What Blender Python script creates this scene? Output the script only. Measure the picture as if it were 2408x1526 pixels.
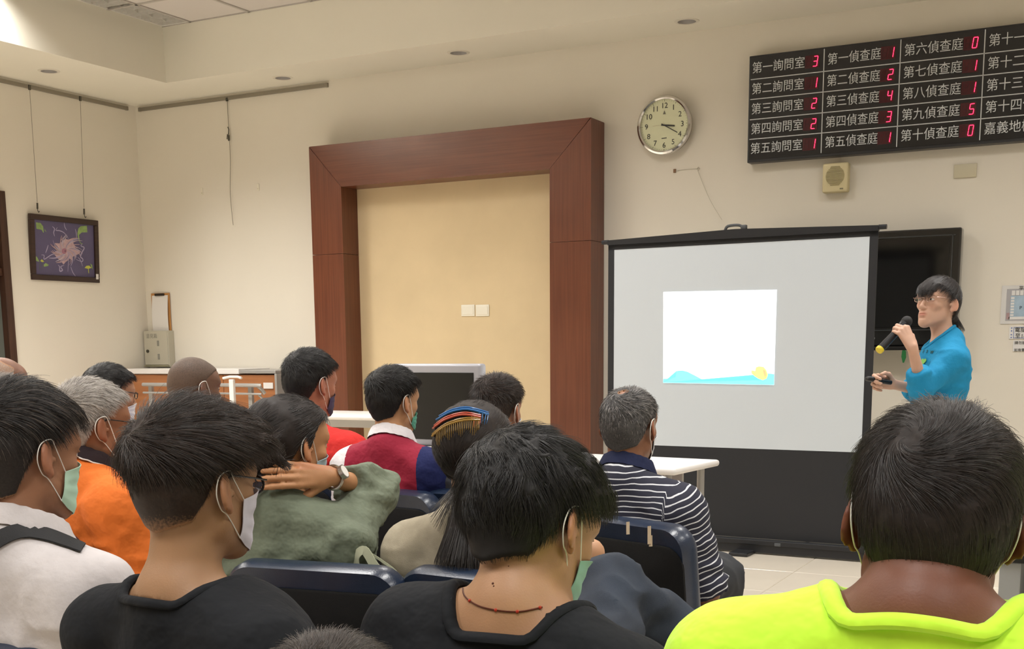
import bpy, bmesh, math, random
import numpy as np
from mathutils import Vector, Matrix, Euler

# ------------------------------------------------------------------ scene, camera, light
for o in list(bpy.data.objects): bpy.data.objects.remove(o)
S = bpy.context.scene
C = S.collection
random.seed(7); RNG = np.random.default_rng(11)
PI = math.pi
H = 1.32                                    # camera height
F_PX, PX, PY = 2873.27, 1170.11, 1294.04     # focal length and principal point in a 2408 x 1526 frame
YAW, PIT, ROL = (math.radians(a) for a in (-28.11967, 9.62028, -0.63471))
_cy, _sy, _cp, _sp, _cr, _sr = math.cos(YAW), math.sin(YAW), math.cos(PIT), math.sin(PIT), math.cos(ROL), math.sin(ROL)
_f = np.array([_sy*_cp, _cy*_cp, -_sp]); _r = np.array([_cy, -_sy, 0.0]); _u = np.cross(_r, _f)
CAM = np.array([_cr*_r + _sr*_u, -_sr*_r + _cr*_u, _f])
cam_d = bpy.data.cameras.new('camera'); cam = bpy.data.objects.new('camera', cam_d); C.objects.link(cam)
cam_d.sensor_width = 36; cam_d.sensor_fit = 'HORIZONTAL'; cam_d.lens = F_PX*36/2408
cam_d.shift_x = (1204-PX)/2408; cam_d.shift_y = (PY-763)/2408; cam_d.clip_start = 0.05
cam.matrix_world = Matrix(((CAM[0][0], CAM[1][0], -CAM[2][0], 0), (CAM[0][1], CAM[1][1], -CAM[2][1], 0),
                           (CAM[0][2], CAM[1][2], -CAM[2][2], H), (0, 0, 0, 1)))
S.camera = cam
w = bpy.data.worlds.new('world'); S.world = w; w.use_nodes = True
w.node_tree.nodes['Background'].inputs[0].default_value = (0.9, 0.93, 1.0, 1)
w.node_tree.nodes['Background'].inputs[1].default_value = 0.3
S.view_settings.view_transform = 'Standard'; S.view_settings.look = 'None'
S.view_settings.exposure = 0.0; S.view_settings.gamma = 1; S.view_settings.use_curve_mapping = False
LAMP_W = 41.0            # watts of one lit fluorescent fixture
LAMP_COL = (1.0, 0.98, 0.945)
S.cycles.max_bounces = 8; S.cycles.diffuse_bounces = 5

def ray(x, y): return CAM.T @ np.array([(x-PX)/F_PX, -(y-PY)/F_PX, 1.0])
def atD(x, y, d): v = ray(x, y)*d; v[2] += H; return v
def atY(x, y, Y): v = ray(x, y); v = v*Y/v[1]; v[2] += H; return v
def atX(x, y, X): v = ray(x, y); v = v*X/v[0]; v[2] += H; return v
def atZ(x, y, Z): v = ray(x, y); v = v*(Z-H)/v[2]; v[2] += H; return v

# ------------------------------------------------------------------ materials
def srgb(h):
    if isinstance(h, str): c = [int(h[i:i+2], 16)/255 for i in (0, 2, 4)]
    else: c = [v/255 for v in h]
    return tuple((v/12.92 if v <= .04045 else ((v+.055)/1.055)**2.4) for v in c)
MATS = {}
def mat(name, col, rough=.6, metal=0, bump=0, bscale=200, var=0, vscale=8, spec=.5, sheen=0, emit=None, estr=0, alpha=1, trans=0, sss=0, coat=0, tint=False, bdist=.002):
    if name in MATS: return MATS[name]
    m = bpy.data.materials.new(name); m.use_nodes = True; nt = m.node_tree; b = nt.nodes['Principled BSDF']
    c = srgb(col) if (isinstance(col, str) or max(col) > 1) else tuple(col)
    b.inputs['Base Color'].default_value = (*c, 1); b.inputs['Roughness'].default_value = rough; b.inputs['Metallic'].default_value = metal
    b.inputs['Specular IOR Level'].default_value = spec
    if sheen: b.inputs['Sheen Weight'].default_value = sheen; b.inputs['Sheen Roughness'].default_value = .5
    if coat: b.inputs['Coat Weight'].default_value = coat; b.inputs['Coat Roughness'].default_value = .15
    if emit: b.inputs['Emission Color'].default_value = (*(srgb(emit) if isinstance(emit, str) else emit), 1); b.inputs['Emission Strength'].default_value = estr
    if alpha < 1: b.inputs['Alpha'].default_value = alpha
    if trans: b.inputs['Transmission Weight'].default_value = trans
    if sss: b.inputs['Subsurface Weight'].default_value = sss; b.inputs['Subsurface Radius'].default_value = (.6, .25, .12); b.inputs['Subsurface Scale'].default_value = .012
    tc = nt.nodes.new('ShaderNodeTexCoord')
    src = None
    if var:
        n = nt.nodes.new('ShaderNodeTexNoise'); n.inputs['Scale'].default_value = vscale; n.inputs['Detail'].default_value = 5
        nt.links.new(tc.outputs['Object'], n.inputs['Vector'])
        mr = nt.nodes.new('ShaderNodeMapRange'); mr.inputs[1].default_value = .3; mr.inputs[2].default_value = .7
        mr.inputs[3].default_value = 1-var; mr.inputs[4].default_value = 1+var; nt.links.new(n.outputs[0], mr.inputs[0])
        h = nt.nodes.new('ShaderNodeVectorMath'); h.operation = 'SCALE'; h.inputs[0].default_value = c
        nt.links.new(mr.outputs[0], h.inputs['Scale']); nt.links.new(h.outputs[0], b.inputs['Base Color']); src = h.outputs[0]
    if tint:
        a = nt.nodes.new('ShaderNodeAttribute'); a.attribute_name = 'tint'
        mx = nt.nodes.new('ShaderNodeMix'); mx.data_type = 'RGBA'; mx.blend_type = 'MULTIPLY'; mx.inputs[0].default_value = 1
        if src: nt.links.new(src, mx.inputs[6])
        else: mx.inputs[6].default_value = (*c, 1)
        nt.links.new(a.outputs['Color'], mx.inputs[7]); nt.links.new(mx.outputs[2], b.inputs['Base Color'])
    if bump:
        n = nt.nodes.new('ShaderNodeTexNoise'); n.inputs['Scale'].default_value = bscale; n.inputs['Detail'].default_value = 3
        nt.links.new(tc.outputs['Object'], n.inputs['Vector'])
        bp = nt.nodes.new('ShaderNodeBump'); bp.inputs['Strength'].default_value = bump; bp.inputs['Distance'].default_value = bdist
        nt.links.new(n.outputs[0], bp.inputs['Height']); nt.links.new(bp.outputs[0], b.inputs['Normal'])
    MATS[name] = m; return m
def wood(name, c1, c2, axis=2, scale=1.0, rough=.35):
    m = bpy.data.materials.new(name); m.use_nodes = True; nt = m.node_tree; b = nt.nodes['Principled BSDF']
    tc = nt.nodes.new('ShaderNodeTexCoord'); mp = nt.nodes.new('ShaderNodeMapping'); nt.links.new(tc.outputs['Object'], mp.inputs[0])
    sc = [60*scale]*3; sc[axis] = 1.6*scale; mp.inputs['Scale'].default_value = sc
    n = nt.nodes.new('ShaderNodeTexNoise'); n.inputs['Scale'].default_value = 1; n.inputs['Detail'].default_value = 6; nt.links.new(mp.outputs[0], n.inputs['Vector'])
    n2 = nt.nodes.new('ShaderNodeTexNoise'); n2.inputs['Scale'].default_value = 2.0; nt.links.new(tc.outputs['Object'], n2.inputs['Vector'])
    ad = nt.nodes.new('ShaderNodeMath'); ad.operation = 'MULTIPLY_ADD'; ad.inputs[1].default_value = .5; nt.links.new(n2.outputs[0], ad.inputs[0]); nt.links.new(n.outputs[0], ad.inputs[2])
    r = nt.nodes.new('ShaderNodeValToRGB'); r.color_ramp.elements[0].position = .5; r.color_ramp.elements[1].position = 1.0
    r.color_ramp.elements[0].color = (*srgb(c1), 1); r.color_ramp.elements[1].color = (*srgb(c2), 1)
    nt.links.new(ad.outputs[0], r.inputs[0]); nt.links.new(r.outputs[0], b.inputs['Base Color']); b.inputs['Roughness'].default_value = rough
    return m

# ------------------------------------------------------------------ mesh helpers
def tagp(o, label=None, cat=None, group=None, kind=None):
    if label: o['label'] = label
    if cat: o['category'] = cat
    if group: o['group'] = group
    if kind: o['kind'] = kind
    return o
def link(name, me, m=None, parent=None, smooth=False):
    if m is not None:
        for mm in (m if isinstance(m, (list, tuple)) else [m]): me.materials.append(mm)
    o = bpy.data.objects.new(name, me); C.objects.link(o)
    if parent: o.parent = parent
    if smooth: me.polygons.foreach_set('use_smooth', [True]*len(me.polygons))
    return o
def empty(name, loc, rz=0, label=None, cat=None, group=None):
    o = bpy.data.objects.new(name, None); C.objects.link(o); o.location = loc; o.rotation_euler = (0, 0, rz); o.empty_display_size = .1
    return tagp(o, label, cat, group)
class MB:
    def __init__(s): s.bm = bmesh.new()
    def box(s, c, d, rot=None, bev=0, seg=2):
        g = bmesh.ops.create_cube(s.bm, size=1)['verts']
        M = Matrix.Translation(c) @ (Euler(rot).to_matrix().to_4x4() if rot else Matrix()) @ Matrix.Diagonal((*d, 1))
        bmesh.ops.transform(s.bm, matrix=M, verts=g)
        if bev:
            es = list({e for v in g for e in v.link_edges})
            bmesh.ops.bevel(s.bm, geom=es, offset=bev, segments=seg, affect='EDGES', profile=.5)
        return s
    def lohi(s, a, b, bev=0, seg=2):
        return s.box([(p+q)/2 for p, q in zip(a, b)], [abs(q-p) for p, q in zip(a, b)], bev=bev, seg=seg)
    def cyl(s, a, b, r, r2=None, seg=20, cap=True):
        a, b = Vector(a), Vector(b); d = b-a
        g = bmesh.ops.create_cone(s.bm, cap_ends=cap, segments=seg, radius1=r, radius2=(r if r2 is None else r2), depth=d.length)['verts']
        M = Matrix.Translation((a+b)/2) @ d.to_track_quat('Z', 'Y').to_matrix().to_4x4()
        bmesh.ops.transform(s.bm, matrix=M, verts=g); return s
    def ball(s, c, r, sub=2, sc=(1, 1, 1)):
        g = bmesh.ops.create_icosphere(s.bm, subdivisions=sub, radius=r)['verts']
        bmesh.ops.transform(s.bm, matrix=Matrix.Translation(c) @ Matrix.Diagonal((*sc, 1)), verts=g); return s
    def prism(s, pts, z0, z1, M=None):
        lo = [s.bm.verts.new((x, y, z0)) for x, y in pts]; hi = [s.bm.verts.new((x, y, z1)) for x, y in pts]
        s.bm.faces.new(lo[::-1]); s.bm.faces.new(hi); n = len(pts)
        for i in range(n): s.bm.faces.new((lo[i], lo[(i+1) % n], hi[(i+1) % n], hi[i]))
        if M is not None: bmesh.ops.transform(s.bm, matrix=M, verts=lo+hi)
        return s
    def tube(s, pts, r, seg=8, closed=False, flat=None):
        pts = [Vector(p) for p in pts]; n = len(pts); rings = []
        rr = r if isinstance(r, (list, tuple)) else [r]*n
        up = Vector((0, 0, 1))
        for i, p in enumerate(pts):
            t = (pts[(i+1) % n]-pts[i-1]) if closed else (pts[min(i+1, n-1)]-pts[max(i-1, 0)])
            t.normalize(); x = t.cross(up)
            if x.length < 1e-3: x = t.cross(Vector((0, 1, 0)))
            x.normalize(); y = x.cross(t); up = y
            fy = flat or 1
            rings.append([s.bm.verts.new(p + x*math.cos(2*PI*k/seg)*rr[i] + y*math.sin(2*PI*k/seg)*rr[i]*fy) for k in range(seg)])
        m = n if closed else n-1
        for i in range(m):
            a, b = rings[i], rings[(i+1) % n]
            for k in range(seg): s.bm.faces.new((a[k], a[(k+1) % seg], b[(k+1) % seg], b[k]))
        if not closed: s.bm.faces.new(rings[0][::-1]); s.bm.faces.new(rings[-1])
        return s
    def lathe(s, prof, seg=32, M=None):
        rings = []
        for r, z in prof:
            rings.append([s.bm.verts.new((r*math.cos(2*PI*k/seg), r*math.sin(2*PI*k/seg), z)) for k in range(seg)])
        for a, b in zip(rings, rings[1:]):
            for k in range(seg): s.bm.faces.new((a[k], a[(k+1) % seg], b[(k+1) % seg], b[k]))
        if M is not None: bmesh.ops.transform(s.bm, matrix=M, verts=[v for r in rings for v in r])
        return s
    def grid(s, P, thick=0, closed_u=False):
        """P: (nu,nv,3) points -> sheet"""
        nu, nv = len(P), len(P[0]); V = [[s.bm.verts.new(tuple(map(float, P[i][j]))) for j in range(nv)] for i in range(nu)]
        for i in range(nu if closed_u else nu-1):
            for j in range(nv-1): s.bm.faces.new((V[i][j], V[(i+1) % nu][j], V[(i+1) % nu][j+1], V[i][j+1]))
        if thick:
            bmesh.ops.recalc_face_normals(s.bm, faces=s.bm.faces)
            bmesh.ops.solidify(s.bm, geom=list(s.bm.faces), thickness=thick)
        return s
    def mesh(s, name, recalc=True):
        if recalc: bmesh.ops.recalc_face_normals(s.bm, faces=s.bm.faces)
        me = bpy.data.meshes.new(name); s.bm.to_mesh(me); s.bm.free(); return me
    def out(s, name, m, parent=None, smooth=False, kind=None):
        o = link(name, s.mesh(name), m, parent, False)
        if smooth:
            me = o.data; me.polygons.foreach_set('use_smooth', [True]*len(me.polygons))
            try: me.set_sharp_from_angle(angle=math.radians(40))
            except Exception: pass
        if kind: o['kind'] = kind
        return o
def struct(o): o['kind'] = 'structure'; return o
def text(name, body, size, loc, rot, m, parent=None, ext=.0006, align='LEFT', sx=1):
    cu = bpy.data.curves.new(name, 'FONT'); cu.body = body; cu.size = size; cu.extrude = ext; cu.align_x = align
    cu.materials.append(m); cu.resolution_u = 3
    tmp = bpy.data.objects.new(name, cu); C.objects.link(tmp); bpy.context.view_layer.update()
    me = bpy.data.meshes.new_from_object(tmp.evaluated_get(bpy.context.evaluated_depsgraph_get())); bpy.data.objects.remove(tmp); me.name = name
    if not me.materials: me.materials.append(m)
    o = bpy.data.objects.new(name, me); C.objects.link(o); o.location = loc; o.rotation_euler = rot; o.scale = (sx, 1, 1)
    if parent: o.parent = parent
    return o
def smooth_curve(pts, n=8):
    P = [Vector(p) for p in pts]; out = []
    for i in range(len(P)-1):
        p0, p1, p2, p3 = P[max(i-1, 0)], P[i], P[i+1], P[min(i+2, len(P)-1)]
        for k in range(n):
            t = k/n
            out.append(.5*((2*p1)+(p2-p0)*t+(2*p0-5*p1+4*p2-p3)*t*t+(3*p1-p0-3*p2+p3)*t*t*t))
    out.append(P[-1]); return out

# ------------------------------------------------------------------ the room
YB, XL, ZS, ZC, YF, XF = 8.637, -8.262, 3.456, 3.89, 8.027, -7.328
XR, YR = 3.6, -3.0
WALL = mat('wall_paint', 'DCD6C9', .75, bump=.15, bscale=60, var=.015, vscale=1.2)
SOFF = mat('soffit_paint', 'DEDACC', .8, var=.01, vscale=2)
def wall(name, a, b): return struct(MB().lohi(a, b).out(name, WALL))
wall('wall_back', (XL-.15, YB, 0), (XR, YB+.15, ZC+.1)); wall('wall_right', (XR, YR, 0), (XR+.15, YB+.15, ZC+.1))
wall('wall_rear', (XL-.15, YR-.15, 0), (XR+.15, YR, ZC+.1))
# left wall with the window at its visible edge
WY0, WY1, WZ0, WZ1 = 5.2, 7.10, .95, 2.565
b = MB(); b.lohi((XL-.15, YR, 0), (XL, WY0, ZC+.1)); b.lohi((XL-.15, WY1, 0), (XL, YB, ZC+.1))
b.lohi((XL-.15, WY0, 0), (XL, WY1, WZ0)); b.lohi((XL-.15, WY0, WZ1), (XL, WY1, ZC+.1)); struct(b.out('wall_left', WALL))
DARKW = wood('dark_walnut', '2A1811', '4A2E20', 2, 1, .45)
win = struct(empty('window_1', (XL, (WY0+WY1)/2, 0)))
fr = MB(); t = .07
fr.lohi((-.09, WY0-6.15, WZ0), (.03, WY0+t-6.15, WZ1), bev=.004); fr.lohi((-.09, WY1-t-6.15, WZ0), (.03, WY1-6.15, WZ1), bev=.004)
fr.lohi((-.09, WY0+t-6.15, WZ1-t), (.03, WY1-t-6.15, WZ1), bev=.004); fr.lohi((-.09, WY0+t-6.15, WZ0), (.03, WY1-t-6.15, WZ0+.06), bev=.004)
fr.out('window_frame', DARKW, win)
tr = MB(); tr.lohi((-.07, WY0+t-6.15, 1.90), (.01, WY1-t-6.15, 1.96), bev=.004); tr.out('transom', DARKW, win)
MB().lohi((-.07, -.03, WZ0+.06), (.01, .03, WZ1-t), bev=.004).out('mullion', DARKW, win)
PANE = mat('frosted_pane', '5E625C', .3, spec=.4)
for ya, yb in ((WY0+t-6.15, -.03), (.03, WY1-t-6.15)):
    for za, zb in ((WZ0+.06, 1.90), (1.96, WZ1-t)):
        MB().lohi((-.045, ya, za), (-.035, yb, zb)).out('pane', PANE, win)

# floor: 0.6 m polished tiles, joint on X=-1.757 and Y=7.508
GROUT = mat('tile_grout', 'A79E90', .8)
fl = struct(MB().lohi((XL-.15, YR-.15, -.1), (XR+.15, YB+.15, -.004)).out('floor', GROUT))
TILE = mat('polished_tile', 'D9CFBF', .18, var=.03, vscale=3, coat=.2)
tm = MB().lohi((-.2985, -.2985, -.012), (.2985, .2985, 0), bev=.0015, seg=1).mesh('floor_tile'); tm.materials.append(TILE)
x0 = -1.757-.3-.6*10; y0 = 7.508+.3+.6*1
ntile = 0
for i in range(18):
    for j in range(15):
        x, y = x0+.6*i, y0-.6*j
        if y < .3 or x > 2.6: continue
        o = bpy.data.objects.new('floor_tile', tm); C.objects.link(o); o.location = (x, y, 0); o.parent = fl; ntile += 1

# soffit running along the back and left walls, with round holes for the downlights
DL = [(-2.962, 8.347), (-4.742, 8.342), (-6.393, 8.365), (-7.794, 7.231), (-1.3, 8.345), (-7.794, 5.4)]
DR = .062
def soffit_bottom():
    bm = bmesh.new()
    outer = [(XL, YR), (XF, YR), (XF, YF), (XR, YF), (XR, YB), (XL, YB)]
    vs = [bm.verts.new((x, y, ZS)) for x, y in outer]; es = [bm.edges.new((vs[i], vs[(i+1) % 6])) for i in range(6)]
    for cx, cy in DL:
        cv = [bm.verts.new((cx+DR*math.cos(2*PI*k/28), cy+DR*math.sin(2*PI*k/28), ZS)) for k in range(28)]
        es += [bm.edges.new((cv[k], cv[(k+1) % 28])) for k in range(28)]
    bmesh.ops.triangle_fill(bm, use_beauty=True, use_dissolve=False, edges=es, normal=(0, 0, -1))
    me = bpy.data.meshes.new('soffit'); 
    # fascia faces
    def q(a, b): bm.faces.new([bm.verts.new(p) for p in ((*a, ZS), (*b, ZS), (*b, ZC+.02), (*a, ZC+.02))])
    q((XF, YR), (XF, YF)); q((XF, YF), (XR, YF))
    bm.to_mesh(me); bm.free(); return me
struct(link('ceiling_soffit', soffit_bottom(), SOFF))
DLM = mat('downlight_metal', 'B9B6B4', .35, metal=.3); DLW = mat('downlight_ring', 'CFC9BC', .5)
for i, (cx, cy) in enumerate(DL):
    t = empty('downlight', (cx, cy, ZS), 0, ['round recessed ceiling downlight nearest the display board, dark mark inside', 'round recessed downlight above the wooden portal, dark speck inside',
        'round recessed downlight near the end of the back picture rail', 'round recessed downlight above the framed painting', 'round recessed downlight above the display board', 'round recessed downlight above the dark window'][i], 'light')
    MB().lathe([(DR, .0), (DR+.0, -.004), (DR+.012, -.006), (DR+.022, -.002), (DR+.023, 0)], 36).out('trim_ring', DLW, t, True)
    MB().lathe([(DR, -.002), (DR-.006, .05), (DR-.02, .1), (.02, .11), (.001, .11)], 36).out('reflector', DLM, t, True)
    if i < 2: MB().box((.03, .02, .07), (.02, .025, .03), rot=(.3, .4, .2), bev=.004).out('lamp_socket', mat('socket_black', '1C1A18', .5), t)

# suspended ceiling: 0.6 m tiles on a metal grid
ce = struct(MB().lohi((XF-.1, YR-.1, ZC+.045), (XR+.1, YB, ZC+.1)).out('ceiling', mat('ceiling_void', '6E6A66', .9)))
CT = mat('ceiling_tile', 'C9C3BE', .85, bump=.3, bscale=300); GRID = mat('ceiling_grid', 'A8A29B', .5)
GX = [-7.033+.6*i for i in range(19)]; GY = [YF-.0-.6*j for j in range(20)]
cm = MB().lohi((-.291, -.291, 0), (.291, .291, .02), bev=.003, seg=1).mesh('ceiling_tile'); cm.materials.append(CT)
LIT = [(-5.53, 6.2), (-3.13, 6.2), (-.73, 6.2), (-5.53, 3.2), (-3.13, 3.2), (-.73, 3.2), (1.67, 6.2), (1.67, 3.2), (-5.53, .2), (-3.13, .2), (-.73, .2), (1.67, .2)]
LITC = set()
for a, bb in LIT:
    i = round((a+7.033-.3)/.6); j = round((YF-bb)/.6); LITC |= {(i, j), (i, j-1)}
grid = MB()
for gx in GX: grid.lohi((gx-.012, YR, ZC-.004), (gx+.012, YF, ZC+.004))
for gy in GY: grid.lohi((XF, gy-.012, ZC-.004), (XR, gy+.012, ZC+.004))
g = grid.out('grid_bar', GRID, ce, kind='stuff')
n = 0
for i in range(len(GX)-1):
    for j in range(len(GY)-1):
        if (i, j) in LITC: continue
        o = bpy.data.objects.new('ceiling_tile', cm); C.objects.link(o); o.location = (GX[i]+.3, GY[j]-.3, ZC+.004); o.parent = ce; n += 1
        if j > 14: break
# louvred fluorescent fixtures
TUBE_ON = mat('tube_lit', 'FFFFFF', .5, emit=(1, .97, .9), estr=9); TUBE_OFF = mat('tube_off', 'DAD9D4', .3)
LOUV = mat('louvre_metal', 'DAD7D0', .35, metal=.15); HOUS = mat('lamp_housing', 'E2DFD8', .5)
def louvre_unit(cx, cy, wx, wy, lit, label):
    t = empty('ceiling_lamp', (cx, cy, ZC), 0, label, 'lamp', 'louvred ceiling lamps')
    h = MB(); h.lohi((-wx/2, -wy/2, .085), (wx/2, wy/2, .09))
    for sx in (-1, 1): h.lohi((sx*wx/2-.004, -wy/2, 0), (sx*wx/2+.004, wy/2, .09))
    for sy in (-1, 1): h.lohi((-wx/2, sy*wy/2-.004, 0), (wx/2, sy*wy/2+.004, .09))
    h.out('housing', HOUS, t)
    nt_ = 2 if wx < .4 else 3
    for k in range(nt_):
        x = (k-(nt_-1)/2)*wx/(nt_+.0)
        MB().cyl((x, -wy/2+.03, .055), (x, wy/2-.03, .055), .014, seg=12).out('tube', TUBE_ON if lit else TUBE_OFF, t, True)
    # zig-zag louvre blades
    l = MB(); nz = int(wy/.075)
    for k in range(nt_+1):
        x = (k-nt_/2)*wx/nt_*.96
        P = [(x+(.018 if q % 2 else -.018), -wy/2+.01+(wy-.02)*q/nz) for q in range(nz+1)]
        for (xa, ya), (xb, yb) in zip(P, P[1:]):
            L = math.hypot(xb-xa, yb-ya); l.box(((xa+xb)/2, (ya+yb)/2, .018), (L, .0015, .034), rot=(0, 0, math.atan2(yb-ya, xb-xa)))
    for q in range(0, nz+1):
        y = -wy/2+.01+(wy-.02)*q/nz; l.box((0, y, .018), (wx-.01, .0015, .030))
    l.out('louvre', LOUV, t, kind='stuff')
    if lit:
        L = bpy.data.lights.new('lamp_light', 'AREA'); L.shape = 'RECTANGLE'; L.size = wx*.9; L.size_y = wy*.95; L.energy = LAMP_W*(1 if wx > .4 else 1.1 if abs(cy-5.7) > .1 else 2.4); L.color = LAMP_COL; L.spread = math.radians(135)
        lo = bpy.data.objects.new('lamp_light', L); C.objects.link(lo); lo.parent = t; lo.location = (0, 0, -.004)
for k, (a, bb) in enumerate(LIT): louvre_unit(a, bb, .59, 1.19, True, 'lit square-celled lamp %s from the back wall, %s from the left' % (['nearest', 'second', 'third'][[6.2, 3.2, .2].index(bb)], ['first', 'second', 'third', 'fourth'][[-5.53, -3.13, -.73, 1.67].index(a)]))
louvre_unit(-7.18, YF-.61, .28, 1.19, False, 'narrow unlit louvred lamp in the corner of the ceiling')
for yy in (5.7, 4.5, 2.5, .2): louvre_unit(-7.18, yy, .28, 1.19, True, 'narrow lit louvred lamp along the left soffit, %s from the corner' % {5.7: 'first', 4.5: 'second', 2.5: 'third', .2: 'fourth'}[yy])
sk = MB().lohi((XL, YB-.012, 0), (-6.2, YB, .1)).lohi((-3.66, YB-.012, 0), (XR, YB, .1)); struct(sk.out('baseboard_back', mat('skirting', '8C857A', .5)))

# ------------------------------------------------------------------ wooden portal and its panel
PW = wood('portal_wood', '5A2E1D', '70402A', 2, 1, .3); PWH = wood('portal_wood_h', '5A2E1D', '70402A', 0, 1, .3)
xo0, xo1, xi0, xi1, yp, zt, zi = -6.177, -3.686, -5.872, -4.018, 8.39, 2.906, 2.573
po = empty('door_portal', ((xo0+xo1)/2, yp, 0), 0, 'wide reddish brown wooden portal frame projecting from the back wall', 'frame')
cx = (xo0+xo1)/2
def mitre(a, b, c, d, y0, y1):      # quad in XZ extruded along Y
    bm = MB(); f = [bm.bm.verts.new((x-cx, y0-yp, z)) for x, z in (a, b, c, d)]; g_ = [bm.bm.verts.new((x-cx, y1-yp, z)) for x, z in (a, b, c, d)]
    bm.bm.faces.new(f); bm.bm.faces.new(g_[::-1])
    for k in range(4): bm.bm.faces.new((f[k], g_[k], g_[(k+1) % 4], f[(k+1) % 4]))
    return bm
e = .0015; zsp = 2.05
mitre((xo0, 0), (xi0, 0), (xi0, zsp-e), (xo0, zsp-e), yp, 8.63).out('jamb_board', PW, po)
mitre((xo0, zsp+e), (xi0, zsp+e), (xi0-e, zi), (xo0, zt-e*2), yp, 8.63).out('jamb_board', PW, po)
mitre((xi1, 0), (xo1, 0), (xo1, zsp-e), (xi1, zsp-e), yp, 8.63).out('jamb_board', PW, po)
mitre((xi1, zsp+e), (xo1, zsp+e), (xo1, zt-e*2), (xi1+e, zi), yp, 8.63).out('jamb_board', PW, po)
mitre((xi0+e, zi), (xi1-e, zi), (xo1-e*2, zt), (xo0+e*2, zt), yp, 8.63).out('head_board', PWH, po)
pn = MB().lohi((xi0, 8.612, 0), (xi1, 8.632, zi+.02)); struct(pn.out('trim_1', mat('beige_panel', 'CFBA94', .6, var=.06, vscale=2.5, bump=.1, bscale=30)))
SWM = mat('switch_plastic', 'E4DFCF', .35)
for k, (a, bb) in enumerate(((1084, 1117), (1118, 1151))):
    p, q = atY(a, 718, 8.607), atY(bb, 742, 8.607)
    t = empty('wall_plate', ((p[0]+q[0])/2, 8.612, (p[2]+q[2])/2), 0, ['left one of the two white blank wall plates on the beige panel', 'right one of the two white blank wall plates on the beige panel'][k], 'wall plate')
    MB().box((0, -.004, 0), (abs(q[0]-p[0])-.004, .008, .09), bev=.004).out('plate', SWM, t, True)
    MB().box((0, -.009, 0), (abs(q[0]-p[0])-.03, .003, .06), bev=.001).out('insert', SWM, t)

# ------------------------------------------------------------------ wall fittings
RAIL = mat('rail_grey', '8E877A', .4, metal=.4); HK = mat('hook_metal', '5C5A52', .35, metal=.8); WIRE = mat('wire', '8A857A', .4, metal=.5)
def rail(a, b, label):
    a, b = Vector(a), Vector(b); t = empty('picture_rail', (a+b)/2, 0, label, 'picture rail'); d = (b-a)/2
    n_ = Vector((0, -1, 0)) if abs(d.x) > abs(d.y) else Vector((1, 0, 0))
    m = MB(); s = Vector((abs(d.x)*2, .018, .03)) if abs(d.x) > abs(d.y) else Vector((.018, abs(d.y)*2, .03))
    m.box(n_*.009, s, bev=.002); m.out('track', RAIL, t)
    c = MB()
    for sg in (-1, 1): c.box(d*sg+n_*.009, (.024, .024, .034), bev=.003)
    c.out('end_cap', RAIL, t)
rail((-8.2, YB, 3.42), (-6.15, YB, 3.42), 'grey picture hanging rail on the back wall under the soffit')
rail((XL, 2.0, 3.42), (XL, 8.52, 3.42), 'grey picture hanging rail on the left wall above the painting')
def hang_hook(mbx, p, n_):
    p = Vector(p); mbx.box(p+Vector((0, 0, .03)), (.012, .012, .05), bev=.003)
    pts = [p+Vector((0, 0, .01)), p+Vector((0, 0, -.012))+n_*.004, p+Vector((0, 0, -.022))+n_*.014, p+Vector((0, 0, -.01))+n_*.022]
    mbx.tube(pts, .003)
t = empty('hanging_wire', (-7.193, YB-.012, 3.42), 0, 'thin dangling picture wire with a hook on the back wall', 'wire')
MB().tube(smooth_curve([(0, 0, -.02), (0, 0, -.25), (.01, -.006, -.5), (-.005, -.01, -.8), (.012, -.012, -1.06)]), .0022, 6).out('wire', WIRE, t, True)
MB().box((0, -.004, -.012), (.02, .014, .03), bev=.003).out('slider', HK, t)
m = MB(); m.tube([(0, -.01, -.24), (.012, -.012, -.26), (.006, -.012, -.3), (-.006, -.012, -.3), (-.012, -.012, -.34)], .004); m.box((.008, -.012, -.33), (.016, .012, .05), bev=.004); m.out('hook', HK, t, True)
for k, (px_, py_) in enumerate(((475, 450), (607, 440))):
    p = atY(px_, py_, YB-.004); t = empty('wall_hook', p, 0, ['small pale adhesive hook left of the dangling wire', 'small pale adhesive hook right of the dangling wire'][k], 'hook')
    MB().box((0, 0, 0), (.022, .004, .06), bev=.002).out('backing', SWM, t); MB().tube([(0, -.003, -.01), (0, -.014, -.02), (0, -.016, -.008)], .003, 6).out('hook', SWM, t, True)

# painting on the left wall
PYc, PZc = 7.69, 2.147; PWd, PHt = .742, .532
pic = empty('framed_painting', (XL+.004, PYc, PZc), 0, 'purple painting of a pale pink swirling blossom in a dark square frame', 'painting')
pic.rotation_euler = (0, math.radians(3), 0)
FRM = wood('picture_frame_wood', '24140F', '3A241B', 1, 1.5, .4)
hw, hh, ft = PWd/2, PHt/2, .045
for (a, bb) in (((-hw, hh-ft), (hw, hh)), ((-hw, -hh), (hw, -hh+ft)), ((-hw, -hh+ft), (-hw+ft, hh-ft)), ((hw-ft, -hh+ft), (hw, hh-ft))):
    MB().lohi((0, a[0], a[1]), (.03, bb[0], bb[1]), bev=.004).out('frame_side', FRM, pic)
MB().lohi((.0, -hw+ft-.003, -hh+ft-.003), (.014, hw-ft+.003, hh-ft+.003)).out('canvas', mat('painted_purple', '575070', .6, var=.12, vscale=3), pic)
def pp(u, v): return (u/1616*180+60, v/1526*170+500)       # the zoomed crop's coordinates to photo pixels
def onpic(u, v, lift=.016):
    x, y = pp(u, v); p = atX(x, y, XL+.016); return (lift, p[1]-PYc, p[2]-PZc)
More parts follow.
